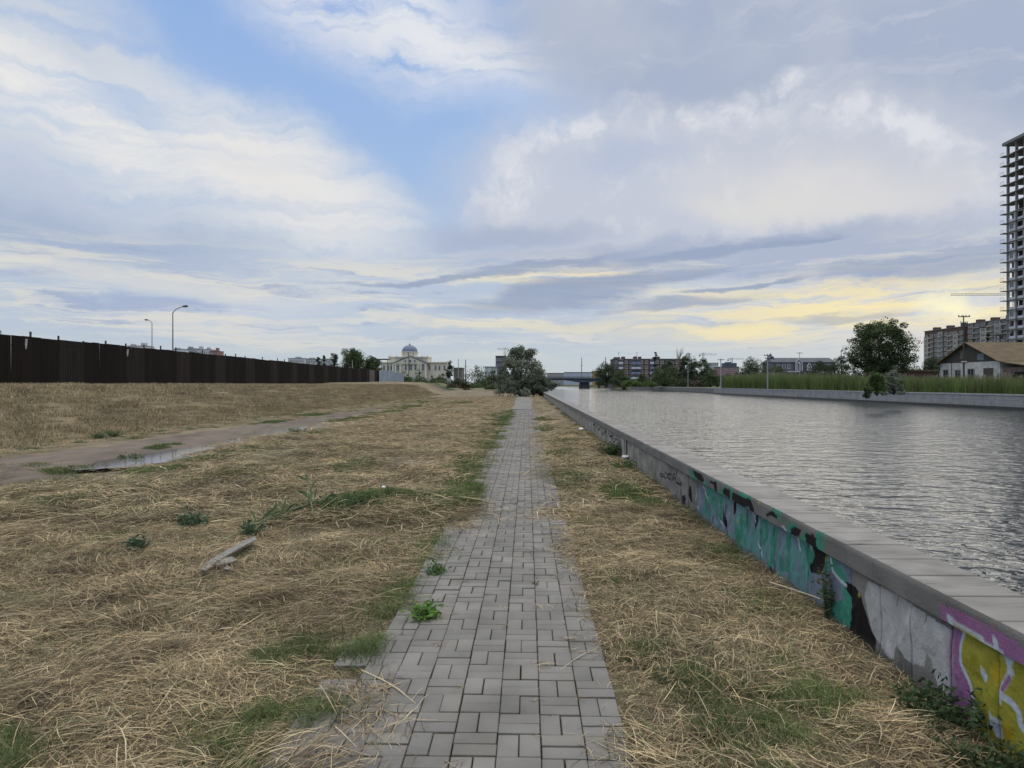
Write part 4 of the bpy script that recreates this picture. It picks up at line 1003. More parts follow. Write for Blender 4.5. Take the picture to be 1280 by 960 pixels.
for f in range(NF):
    z0, z1 = zs_[f], zs_[f+1]-.24
    if z0 < 2: continue
    if f < 21:
        mb = MB(); mb.box(1.1 if f % 5 else 3.2, 3.4, -7.6, -.6, z0, z1); mb.box(1.5, 3.2, -7.8, -7.62, z0, z1); mb.box(2.4, 2.6, -40, -11.7, z0, z1); mb.build('partition', core, tw)
    elif f < NF:
        mb = MB(); mb.box(3.2, 3.4, -7.4, -4.2+(f % 2), z0, z1); mb.box(3.0, 3.2, -40, -8.2, z0, z1); mb.build('partition', core, tw)
    mb = MB(); mb.box(8, 14.5, -7.4, -.6, z0, z1) if f % 4 else mb.box(8, 12, -3.4, -.6, z0, z1); mb.build('partition', core, tw)
for f in range(NF):
    z0, z1 = zs_[f], zs_[f+1]-.24
    if z0 < -1 or z1 < 6: continue
    if f < 20:
        mb = MB(); h = z1-z0
        mb.box(.1, .25, -3.9, -2.9, z0, z1); mb.box(.1, .25, -.9, -.55, z0, z1); mb.box(.1, .25, -2.9, -.9, z0, z0+.8); mb.box(.1, .25, -2.9, -.9, z1-.35, z1)
        mb.box(.1, .25, -7.6+.0, -6.9, z0, z1); mb.box(.1, .25, -6.9, -4.5, z0, z0+.8); mb.box(.1, .25, -6.9, -4.5, z1-.35, z1)
        mb.build('wall_panel', wpan, tw)
        if f < 6 or f % 3 == 0:
            window(tw, .12, -1.9, z0+.85, 1.7, h-1.25, rz=-math.pi/2)
    if f < 18:
        mb = MB(); mb.box(-.2, .0, -15.1, -11.7, z0, z0+.9); mb.box(.1, .25, -15.1, -14.2, z0+.9, z1); mb.box(.1, .25, -12.4, -11.7, z0+.9, z1); mb.build('wall_panel', wpan, tw)
for f in range(8, NF):
    mb = MB()
    for yy in (.2, 1.0, 1.8): mb.box(-.95, -.91, yy, yy+.04, zs_[f], zs_[f]+1.0)
    mb.box(-.95, -.91, .2, 1.84, zs_[f]+1.0, zs_[f]+1.05); mb.build('guard_rail', darkm, tw)

# ------------------------------------------------------------------ tower cranes
crm = mat('crane_steel', (.16, .15, .14), var=.1)
def crane(px, d, ybase, ytop, pxl, pxr, label, zb=None, w=1.6, back=True):
    k = d/FPX; b = P(px, ybase, d); o = empty('tower_crane', b, label, 'crane'); H = (ybase-ytop)*k
    def truss(mb, a, b2, s, n, up):
        a = Vector(a); b2 = Vector(b2); dd = (b2-a)/n; u = Vector(up)*s/2; v = dd.normalized().cross(Vector(up))*s/2
        cs = [u+v, u-v, -u-v, -u+v]; r = s*.07
        for c in cs: mb.tube([a+c, b2+c], r, 4)
        for i in range(n):
            for j in range(4): mb.tube([a+dd*i+cs[j], a+dd*(i+1)+cs[(j+1) % 4]], r*.6, 3, cap=False)
    mb = MB(); truss(mb, (0, 0, 0), (0, 0, H), w, max(4, int(H/w/1.2)), (1, 0, 0)); mb.build('mast', crm, o)
    mb = MB(); L0 = (pxl-px)*k; L1 = (pxr-px)*k; truss(mb, (L0, 0, H*.86), (L1, 0, H*.86), w*.7, max(6, int((L1-L0)/w/1.5)), (0, 0, 1)); mb.build('jib', crm, o)
    s_ = L1 if abs(L1) < abs(L0) else L0; mb = MB(); mb.box(min(s_, s_*.75), max(s_, s_*.75), -w*.5, w*.5, H*.86-w*1.3, H*.86-w*.4); mb.build('counterweight', darkm, o)
    mb = MB()
    for e in (L0*.8, L1*.8): mb.tube([(0, 0, H), (e, 0, H*.86+w*.3)], w*.04, 4)
    mb.build('tie_rod', crm, o)
    return o
crane(631, 560, 446.5, 435, 621.5, 636, 'small crane standing over the slate blue tower block', w=1.3)
crane(879, 900, 456, 441.5, 874, 896, 'left one of two distant cranes, over the dark round trees', w=2)
crane(914.5, 900, 456, 448, 909.5, 930, 'right of two distant cranes, above the pink building', w=2)
crane(1268, 262, 470, 352, 1189, 1288, 'thin crane jib sticking out left from behind the unfinished tower', w=.85)
# ------------------------------------------------------------------ trees, bushes, reeds
leafm = attr_mat('foliage', rough=.75, spec=.25, trans=.22)
barkm = mat('bark', (.07, .055, .045), var=.3, scale=6, bump=.4)
def leaves(n_cl, n_lf, fn, size, col, seed, clr, spread=.35, aspect=.6, up=.25):
    r = np.random.default_rng(seed)
    cen = fn(r, n_cl)                               # clump centres
    cr_ = clr*(.6+.8*r.random(n_cl)); ct = .62+.76*r.random(n_cl)
    k = r.integers(0, n_cl, n_lf)
    d = r.normal(size=(n_lf, 3)); d /= np.linalg.norm(d, axis=1)[:, None]
    rad = cr_[k]*(.35+.65*r.random(n_lf)**.5)*(1+spread*(r.random(n_lf)-.5))
    p = cen[k]+d*rad[:, None]*np.array([1, 1, .72])
    a = r.normal(size=(n_lf, 3)); a[:, 2] *= .6; a /= np.linalg.norm(a, axis=1)[:, None]
    b = np.cross(a, d+r.normal(size=(n_lf, 3))*.7+np.array([0, 0, up])); b /= np.linalg.norm(b, axis=1)[:, None]+1e-9
    s = size*(.55+.9*r.random(n_lf))[:, None]
    v = np.stack([p-a*s*.5, p+b*s*aspect*.5, p+a*s*.5, p-b*s*aspect*.5], 1).reshape(-1, 3)
    c = np.array(col)*(ct[k]*(.75+.5*r.random(n_lf)))[:, None]
    c[:, 0] *= .9+.25*r.random(n_lf); c = np.repeat(np.clip(c, 0, 1), 4, 0)
    q = np.arange(n_lf*4).reshape(-1, 4)
    return v, q, c, cen
GREEN = (.078, .110, .046); DARK = (.052, .076, .036); OLIVE = (.170, .195, .138); BRIGHT = (.09, .14, .04); PINE = (.032, .050, .028)
def tree(px, d, ytop, zb, wpx, label, name='tree', shape='round', col=GREEN, n=3000, leaf=None, cl=60, seed=1, low=.25, cat='tree', group=None, clr=None, trunk=True, rot=0, lobes=()):
    k = d/FPX; b = P(px, 480.5, d); b.z = zb; H = EYE+(480.5-ytop)*k-zb; Wd = wpx*k
    o = empty(name, b, label, cat, group)
    leaf = leaf or max(.10, k*1.3); clr = clr or Wd*.17
    def fn(r, m):
        out = []
        while len(out) < m:
            u, v, w = r.uniform(-1, 1, 3)
            if shape == 'round':
                if u*u+v*v+w*w > 1: continue
                rr = math.sqrt(u*u+v*v+w*w)
                if rr < .5 and r.random() < .45: continue
                lump = .80+.38*float(vnoise(np.array(math.atan2(v, u)*1.6+seed), np.array(w*2.2+seed)))
                out.append((u*Wd/2*lump*.86, v*Wd/2*lump*.86, H*(low+(1-low)/2)+w*H*(1-low)/2*lump*.9))
            elif shape == 'poplar':
                t = r.random(); rad = Wd/2*(.35+.65*math.sin(math.pi*min(1, t*.85+.12)))*(1-.35*t)
                a = r.uniform(0, 6.28); q_ = r.random()**.5; out.append((rad*q_*math.cos(a), rad*q_*math.sin(a), H*(low+(1-low)*t*.97)))
            elif shape == 'cone':
                t = r.random()**1.3; rad = Wd/2*(1-t)**.8; a = r.uniform(0, 6.28); q_ = r.random()**.5; out.append((rad*q_*math.cos(a), rad*q_*math.sin(a), H*(low+(1-low)*t)))
            elif shape == 'bush':
                if u*u+v*v > 1: continue
                rr = math.sqrt(u*u+v*v); top = math.sqrt(max(0, 1-rr**2.2))*(.72+.5*float(vnoise(np.array(u*2+seed), np.array(v*2+seed))))
                out.append((u*Wd/2*.92, v*Wd/2*.92, H*(.03+.93*top*(.04+.96*abs(w)**.75))))
            for (lx, lz, lr) in lobes:
                if r.random() < .05: out.append((lx*k+r.normal()*lr*k*.5, r.normal()*lr*k*.6, max(.2, EYE+(480.5-lz)*k-zb+r.normal()*lr*k*.3)))
        return np.array(out[:m])
    v, q, c, cen = leaves(cl, n, fn, leaf, col, seed, clr)
    v[:, 2] = np.maximum(v[:, 2], .02)
    obj('crown', mesh_np('crown', v, q, mats=[leafm], cols=c), o)
    if trunk:
        r = random.Random(seed); mb = MB(); t = max(.05, Wd*.022 if shape != 'poplar' else Wd*.05)
        if shape in ('round', 'poplar', 'cone'):
            hs = H*(low+.12 if shape == 'round' else .85)
            mb.tube([(0, 0, -.2), (r.uniform(-.1, .1)*t*4, 0, hs*.4), (r.uniform(-1, 1)*t, r.uniform(-1, 1)*t, hs)], [t*1.5, t*1.05, t*.75], 8)
            src = Vector((0, 0, hs*.85))
        else: src = Vector((0, 0, .05))
        idx = sorted(range(len(cen)), key=lambda i: r.random())[:min(len(cen), 22)]
        for i in idx:
            e = Vector(cen[i]); m_ = src.lerp(e, .5)+Vector((0, 0, (H*.06 if shape == 'round' else -.0)))
            if shape in ('poplar', 'cone'): s0_ = Vector((0, 0, min(e.z*.9, hs*.95))); mb.tube([s0_, e], [t*.35, t*.1], 5)
            else: mb.tube([src, m_, e], [t*.6, t*.35, t*.1], 6)
        mb.build('trunk', barkm, o, smooth=True)
    return o
T = tree
# behind the fence on the left
T(-7, 56, 409, 1.5, 22, 'leafy branch tips of a tree showing over the dark fence at the left edge', n=2500, leaf=.12, cl=30, seed=3, low=.45)
T(398, 205, 446, 1.3, 9, 'left one of two dark narrow trees behind the far part of the dark fence', shape='poplar', col=PINE, n=1800, seed=4, low=.1)
T(405, 208, 444.5, 1.3, 7, 'right one of two dark narrow trees behind the far part of the dark fence', shape='poplar', col=PINE, n=1500, seed=5, low=.1)
T(418, 205, 442.5, 1.3, 15, 'dark bushy tree left of the tallest tree behind the fence', shape='poplar', col=PINE, n=2600, seed=6, low=.1, cl=40)
T(441, 200, 433.5, 1.3, 31, 'tallest round green tree behind the far end of the dark fence', col=GREEN, n=9000, leaf=.38, seed=7, low=.1, cl=80)
T(464, 204, 443.5, 1.3, 25, 'round green tree just left of the domed building, right of the tallest one', col=GREEN, n=7000, leaf=.36, seed=8, low=.1, cl=60)
# in front of and beside the domed building
T(562.5, 255, 452, 1.0, 15, 'dark conical tree at the right hand end of the domed building', shape='cone', col=PINE, n=2500, seed=9, low=.05, cl=50)
for (a, dd, yt, w, lab, c_, nm) in [(507, 230, 465.5, 14, 'dark rounded shrub before the columns of the domed building, left of its thin pole', DARK, 'shrub'), (524, 232, 465, 15, 'green shrub before the middle of the domed building', GREEN, 'shrub'), (541, 234, 468, 9, 'small dark shrub near the right wing of the domed building', DARK, 'shrub'), (552, 236, 466.5, 14, 'wide dark shrub beside the dark conical tree', DARK, 'shrub'),
        (513, 176, 471.5, 14, 'green weedy bush at the end of the grey metal fence', BRIGHT, 'bush'), (530, 170, 474.5, 20, 'low pale green bush on the rise, right of the fence end', BRIGHT, 'bush'), (550, 168, 475, 30, 'low spreading green bush on the rise before the domed building', GREEN, 'bush'), (581, 120, 474.5, 15, 'brownish rounded bush beside the burnt patch of ground', (.075, .07, .045), 'bush'),
        (537, 150, 478, 24, 'low green bush in the dip before the low pale grey wall', GREEN, 'bush'), (592, 145, 480, 26, 'wide low green bush near the left edge of the silver green bush', GREEN, 'bush'), (566, 150, 480, 16, 'small brown dry bush on the burnt ground', (.09, .075, .045), 'bush'), (612, 130, 482, 16, 'low green bush touching the foot of the silver green bush', (.07, .10, .045), 'bush'), (596, 210, 455.5, 34, 'wide dark green tree in the gap between the domed building and the slate blue tower', DARK, 'tree'), (617, 205, 458, 22, 'dark green tree close to the left side of the silver green bush', DARK, 'tree'), (628, 180, 460, 14, 'olive green tree directly beside the big silver green bush', (.06, .085, .04), 'tree'), (606, 165, 474, 22, 'low green bush in front of the wide dark tree', GREEN, 'bush'), (570, 180, 472, 20, 'dark low hedge bush right of the dark conical tree', DARK, 'bush')]:
    T(a, dd, yt, .8 if dd > 135 else .6, w, lab, name=nm, shape='bush', col=c_, n=2600 if w > 16 else 1600, cl=34, seed=int(a), low=.05, cat=nm)
# the big silver-green bush at the end of the path
T(652, 94, 435, -.05, 68, 'large silver green bush closing the end of the path beside the wall', name='olive_bush', shape='bush', col=OLIVE, n=38000, leaf=.19, cl=340, seed=31, cat='bush', clr=.6, lobes=((28, 480, 9), (36, 482, 7), (-18, 484, 8), (-24, 474, 7), (10, 441, 5), (-8, 440, 5), (-14, 455, 6)))
# far bank, left of the reeds
TL = [(759, 330, 452.5, 30, 'round', DARK, 'dark round tree at the left end of the red brick flats, by the bridge'), (775, 300, 464, 22, 'bush', GREEN, 'low wide green bush in front of the left end of the brick flats'),
      (819, 300, 440, 8.5, 'poplar', PINE, 'tall slim dark poplar in front of the red brick flats'), (831, 270, 455.5, 30, 'bush', GREEN, 'drooping willow like tree on the far bank under the slim poplar'),
      (837, 310, 449.5, 18, 'round', DARK, 'dark tree rising above the drooping willow like tree'), (861, 300, 442, 22, 'round', DARK, 'tall dark green tree left of the two distant cranes'), (854, 305, 446, 12, 'poplar', PINE, 'narrow dark tree hugging the left side of the tall dark green tree'),
      (880, 280, 450, 21, 'round', DARK, 'dark round tree just under the left distant crane'), (888, 235, 462, 22, 'bush', GREEN, 'leaning green bush left of the pale pole at the reeds'), (804, 290, 468, 16, 'bush', GREEN, 'small green bush before the white balconies of the brick flats'),
      (790, 265, 477, 24, 'bush', BRIGHT, 'low light green bush on the far bank, left one'), (812, 262, 477, 16, 'bush', BRIGHT, 'low light green bush on the far bank, second from the left'), (853, 255, 474.5, 24, 'bush', (.06, .075, .04), 'low grey green thicket right of the drooping willow like tree'), (872, 250, 476.5, 18, 'bush', (.09, .08, .05), 'low brownish thicket near the left end of the reeds'),
      (944, 215, 447, 33, 'round', DARK, 'broad dark tree behind the reeds, left of the long grey roofed building'), (970, 200, 454, 24, 'bush', GREEN, 'green bush covering the left wall of the long grey roofed building'), (926, 220, 462, 18, 'bush', DARK, 'low dark bush between the pink building and the broad dark tree'),
      (1026, 210, 452, 26, 'round', DARK, 'dark tree covering the right part of the long grey roofed building'), (1050, 160, 445, 24, 'round', DARK, 'dark tree leaning on the left side of the big round tree'), (1070, 150, 459, 26, 'bush', DARK, 'dark undergrowth below the left half of the big round tree'),
      (1128, 130, 455, 30, 'bush', DARK, 'dark undergrowth below the right half of the big round tree'), (1166, 150, 441, 26, 'round', DARK, 'dark round tree between the big tree and the white walled shed'), (1214, 330, 416, 15, 'round', DARK, 'dark tree against the foot of the taller brown and cream block'), (1234.5, 320, 414, 10, 'poplar', PINE, 'narrow dark tree in front of the unfinished concrete frame'), (1150, 145, 456, 20, 'bush', DARK, 'dark bush left of the small brick hut')]
TL += [(757, 470, 471.5, 20, 'bush', DARK, 'distant dark bushes seen under the right end of the bridge'), (868, 380, 462, 30, 'bush', DARK, 'distant dark trees filling the gap right of the drooping willow like tree'), (905, 400, 468, 26, 'bush', DARK, 'distant bushes at the foot of the dull pink building'), (1000, 420, 470, 40, 'bush', DARK, 'distant hedge behind the long grey roofed building'), (845, 340, 458, 18, 'bush', DARK, 'distant trees below the bare leafless tree')]
for i, (a, dd, yt, w, s_, c_, lab) in enumerate(TL):
    w = w*1.2 if s_ == 'round' else w*1.1
    T(a, dd, yt, .6, w, lab, name='tree' if s_ != 'bush' else 'bush', shape=s_, col=c_, n=int(2200+w*130), cl=60 if w > 14 else 34, seed=100+i, low=.04, cat='tree' if s_ != 'bush' else 'bush', clr=w*dd/FPX*.165)
# the big tree
T(1101, 112, 391.5, .5, 84, 'big round dark green tree standing above the reeds on the far bank', name='big_tree', col=(.068, .096, .038), n=46000, leaf=.23, cl=250, seed=67, low=.02, clr=1.0)
T(1096, 66, 459, .5, 21, 'bright green rounded bush among the reeds, below the big round tree', name='bush', shape='bush', col=BRIGHT, n=5000, leaf=.12, cl=60, seed=62, cat='bush')
T(1117, 72, 455, .5, 24, 'pale silver green bush right of the bright green one', name='bush', shape='bush', col=OLIVE, n=4000, leaf=.14, cl=50, seed=63, cat='bush')
T(1083, 84.5, 475, -.1, 9, 'dark trailing bush hanging over the pale block wall below the big tree', name='bush', shape='bush', col=GREEN, n=2500, leaf=.13, cl=30, seed=64, cat='bush')
# bare tree
o = empty('bare_tree', (lambda p: (p.x, p.y, .8))(P(848, 480.5, 310)), 'bare leafless tree sticking up over the right part of the brick flats', 'tree')
mb = MB(); r = random.Random(2); k = 310/FPX; Ht = EYE+(480.5-433.5)*k-.8
mb.tube([(0, 0, 0), (-.3, 0, Ht*.5), (.3, 0, Ht*.62)], [.35, .25, .18], 6); mb.build('trunk', mat('bare_bark', (.2, .17, .14)), o)
for i in range(12):
    mb = MB(); a = r.uniform(-1.4, 2.6); h0 = Ht*r.uniform(.45, .62); mb.tube([(0, 0, h0), (a*.5, r.uniform(-.5, .5), h0+(Ht-h0)*.5), (a, r.uniform(-1, 1), Ht*r.uniform(.82, 1))], [.14, .09, .03], 5); mb.build('branch', mat('bare_bark', None), o)

# reeds along the far embankment
def blades(base, h, w, lean, col, segs=3, seed=1, droop=.3):
    """upright blades: base (n,3), h, w arrays; returns v,q,c"""
    r = np.random.default_rng(seed); n = len(base); a = r.uniform(0, 2*np.pi, n); dirv = np.stack([np.cos(a), np.sin(a), 0*a], 1)
    side = np.stack([-np.sin(a+r.normal(size=n)*.8), np.cos(a), 0*a], 1)
    vs = []
    for s in range(segs+1):
        t = s/segs
        c = base+dirv*(lean*h*t**1.8)[:, None]+np.stack([0*a, 0*a, h*(t-droop*t**3*lean)], 1)
        ww = (w*(1-t)**.7*.5 if s < segs else w*.04)
        vs += [c-side*ww[:, None] if hasattr(ww, '__len__') else c-side*ww, c+side*ww[:, None] if hasattr(ww, '__len__') else c+side*ww]
    v = np.stack(vs, 1); m = 2*(segs+1); b0 = np.arange(n)[:, None]*m
    q = np.concatenate([b0+np.array([2*s, 2*s+1, 2*s+3, 2*s+2])[None] for s in range(segs)], 0)
    return v.reshape(-1, 3), q, np.repeat(col, m, 0)
n = 34000
Yr = 26+ (182-26)*rng.random(n)**1.0; Xr = 49.75+6.0*rng.random(n)**1.4
tall = (2.15+1.6*sm(Yr, 70, 175))*(.72+.5*fbm(Yr*.5, Xr*.6, 201))*(.75+.35*rng.random(n))
cg = np.array([.125, .178, .055])*(.55+.95*fbm(Yr*.35, Xr*.7, 203))[:, None]*(.7+.6*rng.random(n))[:, None]
dry = rng.random(n) < .16; cg[dry] = np.array([.20, .17, .10])*(.7+.5*rng.random(dry.sum()))[:, None]
v, q, c = blades(np.stack([Xr, Yr, np.full(n, .45)], 1), tall, .05+.05*rng.random(n), .10+.22*rng.random(n), cg, seed=5)
# plume heads
pl = rng.random(n) < .07; m = pl.sum(); bp_ = np.stack([Xr[pl], Yr[pl], .45+tall[pl]*.92], 1)
v2, q2, c2 = blades(bp_, .28+.15*rng.random(m), np.full(m, .10), .3+.3*rng.random(m), np.tile([.22, .18, .13], (m, 1)), seed=6)
tag(obj('reeds', mesh_np('reeds', np.concatenate([v, v2]), np.concatenate([q, q2+len(v)]), mats=[attr_mat('reed_leaf', rough=.7, trans=.25)], cols=np.concatenate([c, c2]))), kind='stuff')
# ------------------------------------------------------------------ mown hay, stubble and green grass (uncountable: instanced blades)
protos = bpy.data.collections.new('grass_clumps')        # sources only, never linked to the scene
straw_m = attr_mat('straw', rough=.8, spec=.15, trans=.12, var=.34, vscale=.9, rnd=.12)
green_m = attr_mat('green_blade', rough=.7, spec=.2, trans=.2, var=.25, vscale=1.1, rnd=.12)
def strands(n, rad, lmin, lmax, w, zmax, seed, ang_sp, flat=.85, pal=None, curl=.5, segs=4):
    r = np.random.default_rng(seed)
    c = r.normal(size=(n, 2))*rad*.5; a = r.normal(size=n)*ang_sp; stray = r.random(n) < .3; a[stray] = r.uniform(0, 6.28, stray.sum())
    Ln = lmin+(lmax-lmin)*r.random(n)**1.6; ww = w*(.6+.8*r.random(n)); z0 = zmax*r.random(n)**1.5*np.exp(-(np.hypot(c[:, 0], c[:, 1])/rad)**2*1.1)
    k = r.normal(size=n)*curl/np.maximum(Ln, .1)*.35; tilt = r.normal(size=n)*(1-flat)
    arch = r.uniform(-.02, .10, n)*Ln
    t = np.linspace(-.5, .5, segs+1); P_ = []
    for tt in t:
        th = a+k*tt*Ln*1.0*2; s = tt*Ln
        x = c[:, 0]+np.cos(a)*s - np.sin(a)*k*s*s*2; y = c[:, 1]+np.sin(a)*s + np.cos(a)*k*s*s*2
        z = z0+tilt*s+arch*(1-4*tt*tt)+.004
        P_.append(np.stack([x, y, np.maximum(z, .002-.03*(abs(tt) > .4))], 1))
    P_ = np.stack(P_, 1)
    sd = np.stack([-np.sin(a), np.cos(a), r.uniform(-.6, .6, n)], 1)
    tw = np.array([.35]+[1]*(segs-1)+[.25])
    V = np.stack([P_-sd[:, None]*ww[:, None, None]*.5*tw[None, :, None], P_+sd[:, None]*ww[:, None, None]*.5*tw[None, :, None]], 2).reshape(n, -1, 3)
    m = 2*(segs+1); b0 = np.arange(n)[:, None]*m
    q = np.concatenate([b0+np.array([2*s, 2*s+1, 2*s+3, 2*s+2])[None] for s in range(segs)], 0)
    pal = np.array(pal); ci = pal[r.integers(0, len(pal), n)]*(.65+.7*r.random(n))[:, None]
    depth = .5+.5*0
    return V.reshape(-1, 3), q, np.repeat(ci, m, 0)
STRAW = [(.58, .465, .28), (.49, .385, .225), (.37, .285, .165), (.22, .165, .10), (.125, .092, .058), (.40, .335, .20), (.08, .06, .04), (.54, .45, .29), (.20, .18, .11), (.14, .11, .075)]
STRAWG = STRAW+[(.14, .16, .08), (.19, .20, .12), (.13, .16, .075), (.10, .125, .05)]
def proto(name, parts, m):
    V = []; Q = []; K = []; b = 0
    for (v, q, c) in parts: V.append(v); Q.append(q+b); K.append(c); b += len(v)
    o = bpy.data.objects.new(name, mesh_np(name, np.concatenate(V), np.concatenate(Q), mats=[m], cols=np.concatenate(K))); protos.objects.link(o); return o
def tuft(n, rad, h, w, seed, pal, lean=.5):
    r = np.random.default_rng(seed); a = r.uniform(0, 6.28, n); q_ = rad*r.random(n)**.6
    base = np.stack([q_*np.cos(a), q_*np.sin(a), np.full(n, -.01)], 1); hh = h*(.35+.65*r.random(n))*(1-.5*(q_/rad)**2)
    pal = np.array(pal); c = pal[r.integers(0, len(pal), n)]*(.7+.6*r.random(n))[:, None]
    return blades(base, hh, w*(.7+.6*r.random(n)), lean*(.3+r.random(n)), c, segs=3, seed=seed+1)
GRP = [(.10, .155, .045), (.13, .175, .06), (.075, .12, .035), (.17, .18, .08)]
names = []
def reg(o): names.append(o.name); return len(names)-1
NEAR = [reg(proto('a%02d_hay' % i, [strands(330, .30, .05, .26, .0024, .05, 300+i, .35+.5*(i % 3), pal=STRAW if i % 4 else STRAWG), strands(8, .3, .2, .42, .003, .06, 340+i, .5, pal=STRAW[1:3]+STRAW[7:8]), strands(260, .3, .04, .16, .0022, .045, 350+i, 1.2, pal=STRAW), strands(120, .34, .03, .10, .0028, .02, 360+i, 3, pal=STRAW[3:7])], straw_m)) for i in range(8)]
MOUND = [reg(proto('b%02d_heap' % i, [strands(750, .38, .08, .34, .0029, .15, 400+i, .45, flat=.78, pal=STRAW), strands(18, .4, .3, .5, .003, .15, 430+i, .6, pal=STRAWG)], straw_m)) for i in range(4)]
MID = [reg(proto('c%02d_hay' % i, [strands(420, .75, .10, .50, .0065, .07, 500+i, .5+.4*(i % 2), pal=STRAW if i % 3 else STRAWG, segs=2)], straw_m)) for i in range(5)]
FARP = [reg(proto('d%02d_hay' % i, [strands(300, 1.5, .25, .9, .017, .09, 600+i, .8, pal=STRAW, segs=2)], straw_m)) for i in range(4)]
GN = [reg(proto('e%02d_green' % i, [tuft(260, .17, .13, .0045, 700+i, GRP, .9)], green_m)) for i in range(4)]
GM = [reg(proto('f%02d_green' % i, [tuft(260, .42, .20, .011, 720+i, GRP, .7)], green_m)) for i in range(3)]
BK = [reg(proto('g%02d_bank' % i, [tuft(300, .95, .22, .016, 740+i, [(.31, .25, .15), (.26, .21, .125), (.37, .30, .185), (.20, .18, .10)], .9)], straw_m)) for i in range(3)]
SP = [reg(proto('h%02d_blade' % i, [tuft(46, .30, .16, .0045, 760+i, GRP+[(.2, .2, .1)], .7)], green_m)) for i in range(3)]
def scatter(name, X, Y, idx, scl, seed, dz=0.0, zs=None):
    r = np.random.default_rng(seed); n = len(X); Z = hgt(X, Y)+dz
    me = bpy.data.meshes.new(name); me.vertices.add(n); me.vertices.foreach_set('co', np.stack([X, Y, Z], 1).astype(np.float32).ravel())
    for nm, ty, dat in (('idx', 'INT', np.asarray(idx, np.int32)), ('scl', 'FLOAT', np.asarray(scl, np.float32)), ('rot', 'FLOAT', (r.uniform(0, 6.283, n) if zs is None else zs).astype(np.float32))):
        a = me.attributes.new(nm, ty, 'POINT'); a.data.foreach_set('value', dat)
    o = obj(name, me); md = o.modifiers.new('scatter', 'NODES')
    g = bpy.data.node_groups.new(name+'_scatter', 'GeometryNodeTree'); md.node_group = g
    g.interface.new_socket('Geometry', in_out='INPUT', socket_type='NodeSocketGeometry'); g.interface.new_socket('Geometry', in_out='OUTPUT', socket_type='NodeSocketGeometry')
    nd = g.nodes; gi = nd.new('NodeGroupInput'); go = nd.new('NodeGroupOutput'); ip = nd.new('GeometryNodeInstanceOnPoints'); ci = nd.new('GeometryNodeCollectionInfo')
    ci.inputs['Collection'].default_value = protos; ci.inputs['Separate Children'].default_value = True; ci.inputs['Reset Children'].default_value = True
    def na(nm, ty):
        k = nd.new('GeometryNodeInputNamedAttribute'); k.data_type = ty; k.inputs[0].default_value = nm; return k.outputs[0]
    cx = nd.new('ShaderNodeCombineXYZ'); lk = g.links.new
    lk(gi.outputs[0], ip.inputs['Points']); lk(ci.outputs[0], ip.inputs['Instance']); ip.inputs['Pick Instance'].default_value = True
    lk(na('idx', 'INT'), ip.inputs['Instance Index']); lk(na('rot', 'FLOAT'), cx.inputs[2]); lk(cx.outputs[0], ip.inputs['Rotation']); lk(na('scl', 'FLOAT'), ip.inputs['Scale'])
    lk(ip.outputs[0], go.inputs[0]); tag(o, kind='stuff'); return o
SHORT = [reg(proto('i%02d_chaff' % i, [strands(700, .34, .02, .09, .0026, .022, 980+i, 3, pal=STRAW[1:], segs=2)], straw_m)) for i in range(3)]
r = np.random.default_rng(77)
def jit(x0, x1, y0, y1, s, seed):
    rr = np.random.default_rng(seed); a, b = np.meshgrid(np.arange(x0, x1, s), np.arange(y0, y1, s)); a = a.ravel()+rr.uniform(-.5, .5, a.size)*s; b = b.ravel()+rr.uniform(-.5, .5, b.size)*s; return a, b
def keep_path(X, Y, m, seed=0):
    """ragged edge of the hay along both sides of the paving"""
    l = np.interp(Y, [2, 3.1, 3.8, 4.5, 5.6, 7.5, 9, 12, 18, 29, 44], [-.42, -.50, -.74, -.82, -.68, -.60, -.64, -.72, -.87, -1.0, -.97])+.10*(fbm(Y*1.9, Y*0+1, 801)-.5)*2
    rr = np.interp(Y, [2, 3.1, 4, 4.9, 6, 7.2, 9.1, 11, 14.6, 18, 24, 37, 50], [.47, .46, .41, .39, .41, .20, .12, .26, .16, .25, .36, .28, .35])+.08*(fbm(Y*2.1, Y*0+7, 803)-.5)*2
    return ((X < l-m) | (X > rr+m)) & (X < 2.02)
def infov(X, Y): return (X > -.80*Y-1.2) & (X < .74*Y+1)
XX_, YY_, II, SS, RR = [], [], [], [], []
def push(X, Y, ids, smin, smax, seed, rot=None):
    rr = np.random.default_rng(seed); XX_.append(X); YY_.append(Y); II.append(np.array(ids)[rr.integers(0, len(ids), len(X))]); SS.append(rr.uniform(smin, smax, len(X)))
    RR.append(rr.uniform(0, 6.283, len(X)) if rot is None else rot)
def windrot(X, Y, seed):
    rr = np.random.default_rng(seed); return 6.283*fbm(X*.55, Y*.55, 811)*1.6+rr.normal(size=len(X))*.5
X, Y = jit(-9, 2.1, 1.9, 9.2, .185, 1); k = keep_path(X, Y, .16) & infov(X, Y) & (fbm(X*1.7, Y*1.7, 805) > .45); X, Y = X[k], Y[k]; push(X, Y, NEAR, .75, 1.2, 2, windrot(X, Y, 3))
X, Y = jit(-8, 2.1, 1.9, 9.5, .26, 51); k = keep_path(X, Y, .04) & infov(X, Y); X, Y = X[k], Y[k]; push(X, Y, SHORT, .7, 1.1, 52)
X, Y = jit(-1.4, 2.1, 1.9, 12, .2, 41); k = (keep_path(X, Y, .05) & ~keep_path(X, Y, .22)) & (fbm(X*2, Y*2, 806) > .45); X, Y = X[k], Y[k]; push(X, Y, NEAR, .35, .6, 42)
X, Y = jit(-8, 2.1, 2.2, 10.5, .62, 5); k = keep_path(X, Y, .42) & infov(X, Y) & (fbm(X*.9+3, Y*.9, 807) > .50) & (X < 1.75); X, Y = X[k], Y[k]; push(X, Y, MOUND, .55, 1.0, 6, windrot(X, Y, 7))
